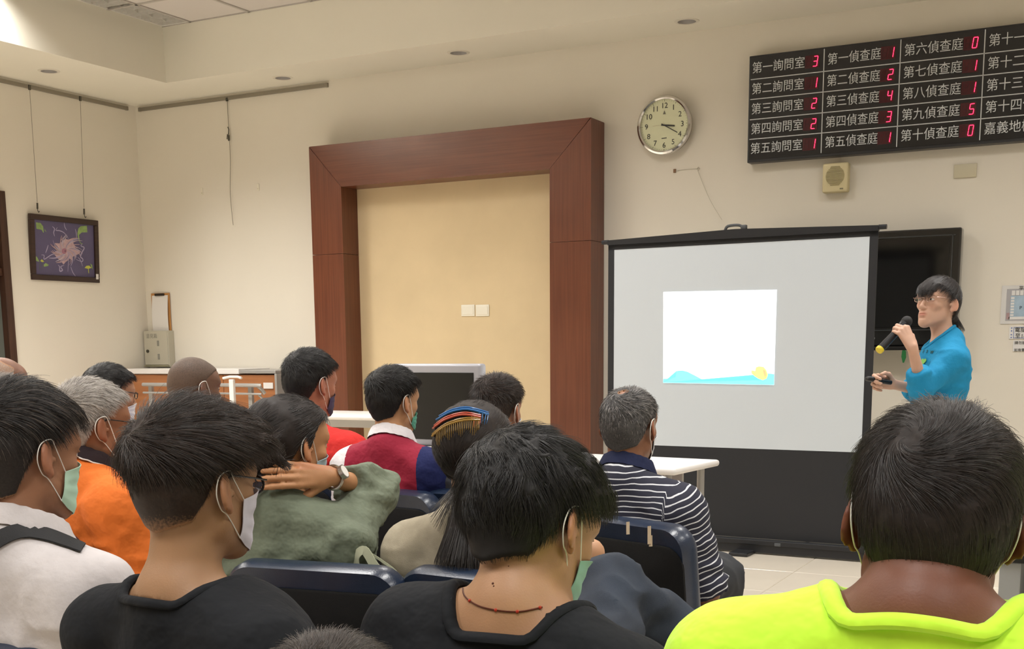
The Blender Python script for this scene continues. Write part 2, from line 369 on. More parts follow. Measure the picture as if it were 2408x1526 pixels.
def stroke(pts, wd, m, name='brush_stroke', taper=True):
    P = smooth_curve([onpic(u, v) for u, v in pts], 6); n = len(P); b_ = MB(); V = []
    for i, p in enumerate(P):
        d = (P[min(i+1, n-1)]-P[max(i-1, 0)]).normalized(); nn = Vector((0, -d.z, d.y)); k = wd*(math.sin(PI*(i+.6)/(n+.2))**.6 if taper else 1)/2
        V.append((b_.bm.verts.new(p+nn*k), b_.bm.verts.new(p-nn*k)))
    for (a, c), (d_, e_) in zip(V, V[1:]): b_.bm.faces.new((a, c, e_, d_))
    return b_.out(name, m, pic)
PK = mat('paint_pink', 'B79BA0', .6, var=.15, vscale=40); PL = mat('paint_lilac', 'A59BB8', .6); GN = mat('paint_green', '86A060', .6, var=.2, vscale=30); YW = mat('paint_yellow', 'B6B84E', .6); WH = mat('paint_white', 'B9AEBB', .6); DG = mat('paint_dark_green', '566054', .6)
def blob(pts, m, name, lift=.0152):
    b_ = MB(); vs = [b_.bm.verts.new(onpic(u, v, lift)) for u, v in pts]; b_.bm.faces.new(vs); return b_.out(name, m, pic)
cxp, cyp = 850, 800
RB = random.Random(3)
blob([(cxp+(230+45*math.sin(a*5+1)+30*math.sin(a*9))*math.cos(a), cyp+(240+40*math.sin(a*4)+30*math.cos(a*7))*math.sin(a)) for a in [2*PI*k/60 for k in range(60)]], PK, 'blossom')
for k in range(46):
    a = 2*PI*k/46+RB.uniform(-.1, .1); r0 = RB.uniform(30, 120); r1 = RB.uniform(210, 430); tw = RB.uniform(.5, 1.1)
    pts = [(cxp+(r0+(r1-r0)*q/4)*math.cos(a+tw*q/4), cyp+(r0+(r1-r0)*q/4)*.85*math.sin(a+tw*q/4)) for q in range(5)]
    stroke(pts, RB.uniform(.004, .011), RB.choice([PK, PK, WH, PL]), 'petal_stroke')
blob([(cxp-40+52*math.cos(2*PI*k/24), cyp+10+60*math.sin(2*PI*k/24)) for k in range(24)], mat('paint_rose', '9E6E80', .6), 'blossom_heart', .0162)
blob([(cxp-20+10*math.cos(2*PI*k/12), cyp+10+12*math.sin(2*PI*k/12)) for k in range(12)], mat('paint_dark', '4A2A3A', .6), 'blossom_eye', .0168)
for pts, wd in (([(540, 290), (590, 340), (575, 420), (600, 500)], .009), ([(650, 310), (620, 370), (700, 380), (800, 430), (900, 560)], .008), ([(790, 210), (805, 300), (850, 370)], .008), ([(1025, 340), (1050, 430), (1065, 560)], .007),
    ([(470, 680), (450, 760), (420, 850)], .009), ([(330, 890), (390, 900), (400, 980), (560, 880), (680, 880)], .008), ([(690, 1100), (725, 1140), (735, 1230), (790, 1210), (750, 1140), (820, 1110)], .011),
    ([(1190, 650), (1160, 700), (1230, 740), (1180, 850), (1160, 930), (1210, 980), (1190, 1030), (1060, 980)], .011), ([(930, 850), (910, 1000), (905, 1250)], .006), ([(960, 1140), (1010, 1260), (1070, 1340)], .008), ([(1100, 940), (1160, 1000), (1210, 1130)], .006)):
    stroke(pts, wd, PL)
blob([(195, 205), (290, 215), (350, 290), (370, 420), (355, 420), (320, 360), (210, 340)], GN, 'painted_leaf')
blob([(385, 330), (400, 370), (430, 415), (385, 380)], GN, 'painted_leaf')
blob([(1095, 330), (1140, 285), (1270, 275), (1285, 415), (1170, 415), (1110, 470), (1130, 600), (1100, 560), (1075, 440)], GN, 'painted_leaf')
stroke([(1110, 560), (1150, 640), (1200, 660)], .006, GN)
blob([(180, 920), (240, 925), (300, 1030), (270, 1030), (190, 1000)], GN, 'painted_leaf')
blob([(390, 1100), (430, 1060), (500, 1100), (480, 1125), (400, 1140)], GN, 'painted_leaf')
blob([(315, 1020), (345, 980), (400, 1030), (360, 1045)], YW, 'painted_mushroom'); stroke([(360, 1040), (362, 1200)], .006, DG); stroke([(300, 1040), (310, 1220)], .006, DG)
blob([(1255, 1165), (1290, 1120), (1350, 1115), (1400, 1165), (1330, 1185)], YW, 'painted_mushroom'); stroke([(1335, 1180), (1345, 1280)], .008, YW)
blob([(1370, 1070), (1410, 1100), (1430, 1200), (1395, 1150)], GN, 'painted_leaf')
p = onpic(1500, 1350); MB().box((.032, p[1], p[2]), (.002, .028, .045)).out('price_sticker', mat('paper_white', 'DAD7D3', .7), pic)
for (px_, _), (qx, qy) in (((54, 195), (84, 490)), ((176, 225), (194, 503))):
    q_ = atX(qx, qy, XL+.02); top = atX(px_, _, XL+.02)
    MB().tube([(.012, q_[1]-PYc-(.03 if px_ < 100 else 0), 3.40-PZc), (.02, q_[1]-PYc, q_[2]-PZc+.05)], .002, 6).out('hanging_wire', WIRE, pic)
    m = MB(); hang_hook(m, (.02, q_[1]-PYc, q_[2]-PZc-.01), Vector((1, 0, 0))); m.out('hook', HK, pic, True)
    MB().box((.012, q_[1]-PYc-(.03 if px_ < 100 else 0), 3.40-PZc), (.014, .02, .04), bev=.003).out('slider', HK, pic)

# wall clock
ccx, ccz, cr = -3.20, 2.835, .205
ck = empty('wall_clock', (ccx, YB, ccz), 0, 'round chrome rimmed wall clock with pale green dial showing twenty past three', 'clock')
CHR = mat('chrome', 'D4D2D0', .12, metal=1); RX = Matrix.Rotation(PI/2, 4, 'X')
MB().lathe([(.0001, .001), (.185, .001), (.195, .02), (cr-.015, .055), (cr-.01, .075), (cr-.022, .082)], 64, RX).out('case', mat('clock_case', 'B6B1A6', .3, metal=.7), ck, True)
MB().lathe([(cr-.002, .052), (cr, .066), (cr-.006, .08), (cr-.018, .086), (cr-.028, .078), (cr-.03, .06)], 64, RX).out('rim', CHR, ck, True)
MB().lathe([(0.0001, .062), (cr-.026, .062)], 64, RX).out('dial', mat('clock_dial', 'D3D5B4', .5), ck)
BLK = mat('print_black', '2B2A26', .5)
for h_ in range(1, 13):
    a = math.radians(90-30*h_); r_ = .135
    text('numeral', str(h_), .052, (r_*math.cos(a), -.0635, r_*math.sin(a)-.018), (PI/2, 0, 0), BLK, ck, align='CENTER')
tk = MB()
for q in range(60):
    a = 2*PI*q/60; L_ = .011 if q % 5 == 0 else .005; r_ = .168
    tk.box((r_*math.sin(a), -.0632, r_*math.cos(a)), (.0022 if q % 5 == 0 else .001, .0008, L_), rot=(0, a, 0))
tk.out('minute_track', BLK, ck, kind='stuff')
def hand(ang, L_, wd, y, nm):
    a = math.radians(ang); MB().box((math.sin(a)*(L_/2-.012), y, math.cos(a)*(L_/2-.012)), (wd, .0012, L_+.02), rot=(0, a, 0), bev=.0004, seg=1).out(nm, BLK, ck)
hand(98, .082, .010, -.067, 'hour_hand'); hand(120, .118, .006, -.069, 'minute_hand')
MB().box((-.04, -.0655, .001), (.09, .0006, .0015)).out('second_hand', mat('second_hand', 'B8A58C', .5), ck)
MB().box((0, -.0632, -.088), (.038, .0006, .008), rot=(0, -.05, 0)).out('maker_mark', mat('mark_grey', '6B6A5E', .5), ck)
m = MB(); m.prism([(-.011, 0), (.011, 0), (0, .026)], .063, .0638, RX @ Matrix.Translation((0, .075, 0)) @ Matrix.Scale(1, 4)); m.out('emblem', mat('mark_grey', '6B6A5E', .5), ck)

# queue display board: 4 visible columns x 5 rows of court rooms with red seven segment figures
bx0, bx1, bz0, bz1, byf = -2.58, -.44, 2.535, 3.225, 8.545
q0 = atY(1762, 132, byf); q1 = atY(1757, 383, byf); bz1 = q0[2]; bz0 = q1[2]; bx0 = q0[0]
bd = empty('queue_display', ((bx0+bx1)/2, byf, (bz0+bz1)/2), 0, 'long black queue number board with white Chinese room names and red figures', 'display board')
bcx, bcz = (bx0+bx1)/2, (bz0+bz1)/2
BBK = mat('board_black', '17181B', .22, coat=.3, var=.1, vscale=5); BFR = mat('board_frame', '26272A', .35)
MB().lohi((bx0-bcx, .004, bz0-bcz), (bx1-bcx, YB-byf, bz1-bcz), bev=.004).out('case', BFR, bd)
MB().lohi((bx0-bcx+.012, 0, bz0-bcz+.02), (bx1-bcx-.012, .005, bz1-bcz-.012)).out('face_panel', BBK, bd)
LWH = mat('board_white', 'C9CDD0', .5); 
DIVX = [atY(1935, 230, byf)[0], atY(2114, 210, byf)[0], atY(2311, 190, byf)[0]]
rows = [atY(1762, v, byf)[2] for v in (187.9, 234.6, 282, 328)]
cpitch = DIVX[2]-DIVX[1]; DIVX.append(DIVX[2]+cpitch); 
for x in DIVX: 
    if x < bx1-.3: MB().lohi((x-bcx-.003, -.002, bz0-bcz+.025), (x-bcx+.003, .001, bz1-bcz-.012)).out('divider', LWH, bd)
for z in rows: MB().lohi((bx0-bcx+.014, -.002, z-bcz-.0028), (bx1-bcx-.014, .001, z-bcz+.0028)).out('divider', LWH, bd)
zr = [bz1-.012]+rows+[rows[-1]-(rows[0]-rows[1])]
SEG_ON = mat('led_on', 'FF2040', .4, emit=(1, .02, .07), estr=5.5); SEG_OFF = mat('led_off', '3A0F16', .4); LEDW = mat('led_window', '4A1018', .3)
SEGS = {'0': 'abcdef', '1': 'bc', '2': 'abged', '3': 'abgcd', '4': 'fgbc', '5': 'afgcd'}
def seven(dx, dz, ch, par, sc=1.0):
    w_, h_, t_ = .026*sc, .062*sc, .0065*sc
    pos = dict(a=(0, h_/2, w_, t_), g=(0, 0, w_, t_), d=(0, -h_/2, w_, t_), f=(-w_/2, h_/4, t_, h_/2), b=(w_/2, h_/4, t_, h_/2), e=(-w_/2, -h_/4, t_, h_/2), c=(w_/2, -h_/4, t_, h_/2))
    for on in (True, False):
        m_ = MB(); k = 0
        for s_, (x, z, a, c) in pos.items():
            if (s_ in SEGS.get(ch, '')) != on: continue
            sh = z*.13; m_.box((dx+x+sh, -.0045, dz+z), (max(a-.003, .004), .0015, max(c-.003, .004)), rot=(0, .12 if a < c else 0, 0)); k += 1
        if k: m_.out('lit_segments' if on else 'dark_segments', SEG_ON if on else SEG_OFF, par)
cols = ['第一詢問室 第二詢問室 第三詢問室 第四詢問室 第五詢問室'.split(), '第一偵查庭 第二偵查庭 第三偵查庭 第四偵查庭 第五偵查庭'.split(), '第六偵查庭 第七偵查庭 第八偵查庭 第九偵查庭 第十偵查庭'.split(), '第十一偵查庭 第十二偵查庭 第十三偵查庭 第十四偵查庭 嘉義地檢署'.split()]
nums = ['31221', '12431', '01150', '00000']
cs = [bx0]+DIVX[:3]; ce_ = DIVX[:3]+[bx1]
for c_ in range(4):
    wcol = ce_[c_]-cs[c_]
    for r_ in range(5):
        z = (zr[r_]+zr[r_+1])/2; lab = cols[c_][r_]
        ts = .079
        text('lettering', lab, ts, (cs[c_]-bcx+.022, -.0035, z-bcz-.027), (PI/2, 0, 0), LWH, bd, sx=(.90 if c_ < 3 else .92)*(wcol/.5 if c_ < 3 else 1))
        if c_ < 3:
            xd = ce_[c_]-.062
            wv = MB().lohi((xd-.062-bcx, -.003, z-.040-bcz), (xd+.03-bcx, .001, z+.040-bcz)).out('number_window', LEDW, bd)
            wv['label'] = 'dark red two figure window'
            seven(xd+.006-bcx, z-bcz, nums[c_][r_], wv); seven(xd-.038-bcx, z-bcz, ' ', wv)

# small wall speaker, blank plate, anchor with cord
SPK = mat('speaker_beige', 'CFC39A', .5)
p = atY(1965, 418, 8.58); t = empty('wall_speaker', (p[0], YB, p[2]), 0, 'small square beige wall speaker under the display board', 'speaker')
MB().lohi((-.085, -.075, -.095), (.085, -.0, .095), bev=.012, seg=3).out('cabinet', SPK, t, True)
for k in range(15):
    z = .07-.0085*k; wz = math.sqrt(max(.062**2-(z-.01)**2, .0009))
    MB().box((0, -.0765, z), (2*wz, .004, .0035)).out('grille_slat', mat('grille_dark', '8F855F', .6), t)
MB().box((.045, -.077, -.075), (.022, .003, .009), bev=.001).out('badge', mat('badge_grey', '77725F', .4), t)
p = atY(2270, 402, YB); t = empty('wall_plate', (p[0], YB, p[2]), 0, 'beige blank wall plate under the right part of the display board', 'wall plate')
MB().box((0, -.006, 0), (.14, .012, .085), bev=.004).out('plate', mat('plate_beige', 'C4BDA4', .5), t, True)
p = atY(1587, 402, YB); t = empty('wall_anchor', (p[0], YB, p[2]), 0, 'tiny brown anchor and a thin cord on the wall below the clock', 'anchor')
MB().box((0, -.005, 0), (.018, .01, .026), bev=.002).out('anchor_block', mat('anchor_brown', '7A5A40', .6), t)
MB().tube([(.02, -.003, 0), (.1, -.003, .004), (.17, -.004, .002)], .0018, 6).out('cord', mat('cord_pale', 'BDB7A8', .7), t)
MB().tube(smooth_curve([(.17, -.004, .002), (.19, -.006, -.05), (.27, -.01, -.22), (.36, -.012, -.36)]), .0013, 6).out('cord', MATS['cord_pale'], t)
m = MB(); m.tube([(.165, -.004, .0), (.18, -.012, .012), (.19, -.01, .002), (.175, -.01, -.012)], .003, 6); m.out('hook', MATS['cord_pale'], t, True)

# clipboard and grey metal box at the corner
BRD = wood('clipboard_wood', 'A9763F', 'C08C52', 2, 1, .5)
p0, p1 = atY(352, 690, YB-.03), atY(400, 778, YB-.03)
t = empty('clipboard', ((p0[0]+p1[0])/2, YB-.012, (p0[2]+p1[2])/2), 0, 'wooden clipboard holding white sheets, hanging in the room corner', 'clipboard')
cw, ch = (p1[0]-p0[0]), p0[2]-p1[2]
MB().box((0, 0, 0), (cw, .006, ch), bev=.002).out('board', BRD, t)
G = [[((u-.5)*cw*.86, -.006-.012*math.sin(v*2.6)-.01*abs(u-.5)*v, (ch*.44)-v*ch*.93) for v in np.linspace(0, 1, 9)] for u in np.linspace(0, 1, 5)]
MB().grid(G, .001).out('paper_sheets', mat('paper_white', 'DAD7D3', .7), t, True)
MB().box((0, -.012, ch*.46), (cw*.5, .016, .022), bev=.005).out('clip', mat('clip_dark', '3A342E', .3, metal=.6), t)
p0, p1 = atY(337, 778, YB-.08), atY(399, 863, YB-.08)
t = empty('key_box', ((p0[0]+p1[0])/2, YB, (p0[2]+p1[2])/2), 0, 'pale grey metal wall box with a lock, below the clipboard', 'box')
bw, bh = abs(p1[0]-p0[0]), abs(p0[2]-p1[2]); KB = mat('keybox_grey', 'B6B1A0', .4)
MB().lohi((-bw/2, -.08, -bh/2), (bw/2, 0, bh/2), bev=.006).out('body', KB, t)
MB().lohi((-bw/2+.006, -.087, -bh/2+.02), (bw/2-.006, -.08, bh/2-.006), bev=.003).out('door', KB, t)
MB().box((0, -.086, -bh/2+.01), (bw, .02, .012), bev=.003).out('lower_edge', mat('keybox_dark', '8F8A6E', .5), t)
MB().cyl((-bw*.33, -.087, -.02), (-bw*.33, -.097, -.02), .014).out('lock', HK, t)
for z in (.05, -.07): MB().box((.03, -.0885, z), (.022, .003, .05), bev=.001).out('slot', mat('slot_grey', '87857C', .5), t)
text('lettering', '意見箱', .045, (-.11, -.088, .1), (PI/2, 0, 0), mat('letter_grey', '908D82', .6), t, align='LEFT')

# ------------------------------------------------------------------ low counter against the back wall and the newspaper rack
WHT = mat('white_laminate', 'DAD6D2', .35); ORW = wood('counter_wood', '8F5A35', 'A56C42', 0, .6, .45); GRM = mat('grey_metal', 'A7A5A2', .35, metal=.4); LGR = mat('light_metal', 'CFCCC4', .35, metal=.2)
cz = 1.13; cyf = 8.22
t = empty('counter_cabinet', (-7.45, cyf, 0), 0, 'low counter with white top and orange wooden front along the back wall', 'cabinet')
MB().lohi((-.75, -.02, cz-.045), (.60, .40, cz), bev=.006).out('counter_top', WHT, t)
MB().lohi((.605, -.02, cz-.04), (1.0-.01, .40, cz-.012), bev=.006).out('counter_end_top', GRM, t)
for a, bb in ((-.74, -.17), (-.165, .41), (.415, .975)): MB().lohi((a, 0, .06), (bb, .02, cz-.05), bev=.002).out('front_panel', ORW, t)
MB().lohi((-.74, .02, .0), (.975, .40, cz-.05)).out('carcass', ORW, t)
MB().lohi((.977, -.02, 0), (1.0, .40, cz-.04), bev=.003).out('end_panel', GRM, t)
MB().box((.90, -.006, cz-.14), (.10, .01, .05), bev=.002).out('label_plate', WHT, t)
t = empty('newspaper_rack', (-6.9, 8.0, 0), 0, 'grey tubular newspaper rack standing before the orange counter front', 'rack')
for z in (1.0, .93, .80, .67): 
    m = MB(); m.tube(smooth_curve([(-.85, 0, z), (.33, 0, z), (.40, .02, z-.01), (.43, .06, z-.07)], 5), .009 if z < 1 else .016, 8); m.out('rail', GRM, t, True)
for x in (-.8, .3): MB().lohi((x-.02, .03, 0), (x+.02, .06, 1.0), bev=.003).out('post', GRM, t)
MB().lohi((-.8, -.2, .0), (.3, .2, .04), bev=.01).out('foot', GRM, t)
MB().lohi((-.8, .03, .45), (.3, .05, .62), bev=.003).out('shelf_panel', LGR, t)
p = atY(545, 886, 7.8); t = empty('crutch_stand', (p[0], 7.8, 0), 0, 'white T-shaped upright post in front of the newspaper rack', 'post')
MB().lohi((-.022, -.015, .02), (.022, .015, p[2]-.02), bev=.004).out('upright', WHT, t); MB().tube([(-.09, 0, p[2]-.012), (-.02, 0, p[2]), (.06, 0, p[2]), (.1, 0, p[2]-.01)], .011).out('cross_bar', WHT, t, True)
MB().lohi((-.15, -.15, 0), (.15, .15, .025), bev=.008).out('base', GRM, t)

# ------------------------------------------------------------------ portable projection screen
SCRA = math.atan2(7.43-7.50, -1.46+3.17)
sw = 1.712
t = empty('projection_screen', (-2.315, 7.465, 0), SCRA, 'portable floor projection screen with black borders and skirt, white slide projected on it', 'projection screen')
BKF = mat('screen_black', '16171B', .7, bump=.2, bscale=400); BKM = mat('screen_metal', '232427', .4, metal=.2)
MB().box((0, 0, .05), (sw+.02, .09, .085), bev=.008).out('housing', BKM, t); MB().box((0, -.048, .075), (sw+.0, .012, .03), bev=.003).out('housing_lip', BKM, t)
MB().lohi((-sw/2, -.002, .095), (sw/2, .002, .665)).out('skirt', BKF, t)
xs0, xs1 = -sw/2+.042, sw/2-.048
MB().lohi((xs0, -.003, .655), (xs1, .0, 1.915)).out('white_surface', mat('screen_white', 'BCC3C9', .7), t)
for a, bb in ((-sw/2, xs0), (xs1, sw/2)): MB().lohi((a, -.004, .655), (bb, .002, 1.93)).out('border', BKF, t)
MB().lohi((-sw/2, -.004, 1.905), (sw/2, .002, 1.95)).out('border', BKF, t)
tb = MB(); tb.prism([(-sw/2-.0, 0), (sw/2+.0, 0), (sw/2, .03), (.0, .055), (-sw/2, .03)], -.022, .018, Matrix.Translation((0, 0, 1.935)) @ Matrix.Rotation(PI/2, 4, 'X')); tb.out('top_bar', BKM, t)
for sx in (-1, 1): MB().cyl((sx*sw/2, 0, 1.955), (sx*(sw/2+.045), 0, 1.955), .014, seg=14).out('bar_end', BKM, t, True)
MB().tube(smooth_curve([(-.07, 0, 1.985), (-.05, -.005, 2.01), (.02, -.005, 2.012), (.05, 0, 1.99)], 4), .009).box((.05, 0, 2.0), (.035, .03, .025), bev=.004).out('carry_handle', mat('handle_grey', '4A4D50', .4), t, True)
for sx in (-1, 1):
    MB().tube([(sx*.5, .03, .09), (-sx*.3, .05, 1.0), (sx*.06, .03, 1.93)], .011, 8).out('support_arm', BKM, t, True)
for x in (-.55, .12): MB().box((x, -.10, .012), (.12, .17, .022), bev=.005).out('foot', BKM, t)
MB().box((.33, -.052, .07), (.04, .012, .02), bev=.003).out('latch', mat('handle_grey', '4A4D50', .4), t)
# the projected slide
SL = mat('projected_white', 'FFFFFF', .7, emit=(1, 1, 1), estr=.95)
def scrp(px_, py_):       # photo pixel -> point in the plane of the screen (local x, z)
    r_ = ray(px_, py_); nrm = Vector((math.sin(-SCRA)*-1*-1, 1, 0)); n_ = Vector((-math.sin(SCRA), math.cos(SCRA), 0))
    o_ = Vector((-2.315, 7.465, 0)); d_ = Vector(r_); c_ = Vector((0, 0, H)); k = (o_-c_).dot(n_)/d_.dot(n_); P = c_+d_*k-o_
    return (P.x*math.cos(SCRA)+P.y*math.sin(SCRA), P.z)
def slide_poly(pts, m, name, y, par=None):
    b_ = MB(); vs = [b_.bm.verts.new((*[scrp(u, v)[0]], y, scrp(u, v)[1])) for u, v in pts]; f_ = b_.bm.faces.new(vs); bmesh.ops.triangulate(b_.bm, faces=[f_]); return b_.out(name, m, par or t, False)
def sl(u, v): return (1540+u/1809*320, 660+v/1526*270)
sh = slide_poly([sl(118, 150), sl(1626, 120), sl(1588, 1386), sl(115, 1357)], SL, 'projected_slide', -.006)
sh['label'] = 'bright white projected picture with a blue wave and a yellow fish'
CY = mat('projected_cyan', '7FE4F2', .7, emit=(.16, .72, .85), estr=.8)
slide_poly([sl(*q) for q in ((118, 1303), (180, 1300), (280, 1278), (262, 1240), (290, 1200), (370, 1192), (440, 1210), (540, 1260), (640, 1315), (700, 1337), (780, 1322), (870, 1342), (895, 1287), (980, 1290), (1150, 1305), (1185, 1267), (1320, 1275), (1390, 1310), (1450, 1320), (1510, 1280), (1520, 1232), (1592, 1242), (1588, 1384), (115, 1355))], CY, 'painted_wave', -.0075, sh)
FY = mat('projected_yellow', 'FFEF8A', .7, emit=(.95, .75, .2), estr=.75)
slide_poly([sl(*q) for q in ((1290, 1190), (1340, 1200), (1350, 1150), (1390, 1138), (1450, 1145), (1485, 1185), (1510, 1250), (1490, 1300), (1440, 1322), (1380, 1300), (1335, 1270), (1335, 1225), (1290, 1230))], FY, 'painted_fish', -.009, sh)
slide_poly([sl(*q) for q in ((1440, 1180), (1475, 1190), (1488, 1250), (1470, 1285), (1455, 1240))], mat('projected_orange', 'F0B070', .7, emit=(.85, .5, .3), estr=.6), 'fish_stripe', -.0105, sh)
GM = mat('projected_grey', 'CDD5DA', .7, emit=(.6, .66, .7), estr=.8)
for u, v, a, bb in ((1160, 255, 9, 30), (785, 265, 8, 12), (420, 430, 6, 16), (830, 412, 4, 12), (703, 250, 4, 8)): slide_poly([sl(u-a, v-bb), sl(u+a, v-bb), sl(u+a*.7, v+bb), sl(u-a*.6, v+bb)], GM, 'faint_mark', -.009, sh)

# ------------------------------------------------------------------ television behind the screen
t = empty('television', (-1.83, 8.495, 1.655), 0, 'large black flat television on the wall behind the projection screen', 'television')
TVB = mat('tv_gloss', '141415', .15, coat=.5); TVS = mat('tv_screen', '0A0B0D', .12, coat=.3)
MB().lohi((-.68, 0, -.385), (.68, .10, .365), bev=.012).out('housing', TVB, t)
MB().lohi((-.61, -.006, -.26), (.61, .003, .305), bev=.002).out('display_panel', TVS, t)
TL = mat('tv_trim', '4A4C4E', .25, metal=.5)
for a, bb in (((-.645, -.01, .315), (.645, .0, .322)), ((.625, -.01, -.30), (.632, .0, .322)), ((-.645, -.01, -.282), (.645, .0, -.275))): MB().lohi(a, bb).out('trim_line', TL, t)
MB().lohi((-.60, -.03, -.41), (.60, .10, -.385), bev=.004).out('speaker_bar', TVB, t)
MB().lohi((-.3, .1, -.2), (.3, .13, .2)).out('wall_bracket', BKM, t)
MB().box((.14, -.004, -.33), (.05, .004, .012)).out('badge', mat('tv_badge', '77797B', .3), t)
p = atY(2125, 835, 8.47); t = empty('leaf_tag', (p[0], 8.47, p[2]), 0, 'green leaf shaped tag dangling under the television', 'tag')
m = MB(); m.prism([(0, .055), (.014, .02), (.016, -.015), (.004, -.05), (-.004, -.05), (-.014, -.01), (-.011, .025)], -.002, .002, Matrix.Rotation(PI/2, 4, 'X')); m.out('leaf', mat('leaf_green', '1F6B35', .5), t)
MB().tube([(0, 0, .05), (.004, .005, .09), (0, .0, 1.256-p[2])], .0015, 6).out('string', BLK, t)

# ------------------------------------------------------------------ notices on the right of the back wall
PAP = mat('notice_paper', 'D9D8D6', .5); LAM = mat('laminate_film', 'D3D2D0', .2, coat=.5)
p0, p1 = atY(2357, 672, YB), atY(2352, 762, YB)
t = empty('floor_plan_notice', (p0[0], YB-.004, (p0[2]+p1[2])/2), 0, 'laminated site plan poster at the right edge of the back wall', 'poster')
hh_ = (p0[2]-p1[2])/2; wd = .42
MB().lohi((0, -.001, -hh_), (wd, .003, hh_)).out('laminate', LAM, t)
MB().lohi((.03, -.002, -hh_+.02), (wd-.03, -.0008, hh_-.022)).out('printed_sheet', mat('print_grey', 'A6A5A8', .5), t)
MB().lohi((.055, -.0028, -hh_+.035), (wd-.05, -.0018, hh_-.065)).out('plan_water', mat('print_blue', '9DB3C4', .5, var=.1, vscale=15), t)
for k in range(5): MB().lohi((.06+.025*k, -.0036, hh_-.062), (.08+.025*k, -.0026, hh_-.032)).out('plan_label', PAP, t)
for k in range(7): MB().lohi((.058, -.0036, hh_-.085-.018*k), (.078, -.0026, hh_-.073-.018*k)).out('plan_label', PAP, t)
MB().lohi((.035, -.0036, -hh_+.03), (.055, -.0026, -hh_+.07)).out('plan_label', mat('print_rose', 'A58A8C', .5), t)
MB().lohi((.05, -.0036, -hh_+.028), (wd-.05, -.0026, -hh_+.045)).out('plan_strip', PAP, t)
text('lettering', '平面圖', .03, (.1, -.0035, hh_-.03), (PI/2, 0, 0), BLK, t); text('lettering', 'P', .03, (.11, -.0035, -.03), (PI/2, 0, 0), mat('ink_blue_dark', '3A4A58', .5), t)
p0, p1 = atY(2374, 768, YB), atY(2371, 797, YB)
t = empty('handwritten_notice', (p0[0], YB-.004, (p0[2]+p1[2])/2), 0, 'small handwritten notice with blue doodles below the site plan', 'notice'); hh_ = (p0[2]-p1[2])/2
MB().lohi((0, -.001, -hh_), (.3, .003, hh_)).out('sheet', PAP, t)
text('lettering', '電腦・', .034, (.032, -.002, .006), (PI/2, 0, 0), BLK, t); text('lettering', '至1樓', .034, (.036, -.002, -.032), (PI/2, 0, 0), BLK, t)
IB = mat('ink_blue', '5A6FA8', .5); m = MB()
m.lohi((.026, -.002, -hh_+.004), (.029, -.001, hh_-.004)); m.lohi((.026, -.002, hh_-.007), (.29, -.001, hh_-.004)); m.lohi((.026, -.002, -hh_+.004), (.29, -.001, -hh_+.007)); m.out('ruled_box', IB, t)
m = MB()
for z in (.03, .012, -.012, -.03): m.ball((.014, -.001, z), .005, 1, (1, .2, 1))
m.out('doodle', IB, t)
p0, p1 = atY(2383, 801, YB), atY(2380, 826, YB)
t = empty('printed_notice', (p0[0], YB-.004, (p0[2]+p1[2])/2), 0, 'small grey printed notice, lowest of the three on the back wall', 'notice'); hh_ = (p0[2]-p1[2])/2
MB().lohi((0, -.001, -hh_), (.26, .003, hh_)).out('sheet', PAP, t)
text('lettering', '請勿擅自移動', .022, (.008, -.002, .012), (PI/2, 0, 0), BLK, t); text('lettering', '如有需要請洽', .022, (.008, -.002, -.034), (PI/2, 0, 0), BLK, t)

# ------------------------------------------------------------------ grey desk on the right with papers
DKG = mat('desk_grey', '9C9E9E', .4); DKL = mat('desk_light', 'C9CACB', .35)
dx, dy = -.42, 3.80
t = empty('office_desk', (dx+.65, dy+.4, 0), 0, 'light grey office desk at the right edge behind the man in neon yellow', 'desk')
MB().lohi((-.65, -.4, .705), (.65, .4, .745), bev=.005).out('desktop', DKL, t)
MB().lohi((-.60, -.32, .0), (-.54, .34, .66), bev=.004).out('side_panel', DKG, t); MB().lohi((.54, -.32, .0), (.60, .34, .66), bev=.004).out('side_panel', DKG, t)
MB().lohi((-.61, -.33, .66), (-.53, .35, .703)).out('side_cap', BKM, t); MB().lohi((-.53, .28, .3), (.53, .30, .70)).out('modesty_panel', DKG, t)
MB().lohi((.0, -.3, .1), (.5, .26, .69), bev=.004).out('drawer_unit', DKG, t)
for k in range(3): MB().lohi((.01, -.312, .12+.19*k), (.49, -.3, .295+.19*k), bev=.003).out('drawer', DKL, t)
sheets = [('FFFFFF', .012), ('8E9096', .01), ('E3E3E6', .018), ('6E7076', .008), ('DFE0E6', .03), ('9A9CA2', .008), ('E9E9EE', .024), ('3C3D42', .01), ('D8D6D0', .012)]
z = .746
for k, (c_, th) in enumerate(sheets):
    o = MB().lohi((-.13, -.10, -th/2), (.13, .20, th/2), bev=.001, seg=1).out('paper_stack', mat('sheets_'+c_, c_, .7), None)
    o.location = (dx+.17+.012*math.sin(k*2.1), dy+.13+.006*math.cos(k*3), z+th/2); o.rotation_euler = (0, 0, .05*math.sin(k*1.7)); z += th+.0006
    tagp(o, ['bottom white sheet bundle on the grey desk', 'second lowest grey folder on the desk pile', 'third lowest pale sheet bundle in the desk pile', 'thin dark grey folder low in the desk pile', 'thick white bundle in the middle of the desk pile',
             'thin grey folder in the middle of the desk pile', 'thick white bundle high in the desk pile', 'black folder near the top of the desk pile', 'cream sheet bundle topmost of the desk pile'][k], 'papers', 'papers piled on the grey desk')
p = atY(2398, 1125, dy+.15)
o = MB().lohi((-.05, -.05, 0), (.09, .05, .026), bev=.01).out('tape_case', mat('bright_blue', '2B44B8', .4), None); o.location = (dx+.17, dy+.10, z+.001); tagp(o, 'small bright blue case on top of the desk papers', 'case')
t = empty('desk_calendar', (dx+.24, dy+.42, .745), 0, 'dark brown upright box with a yellow rim behind the desk papers', 'box')
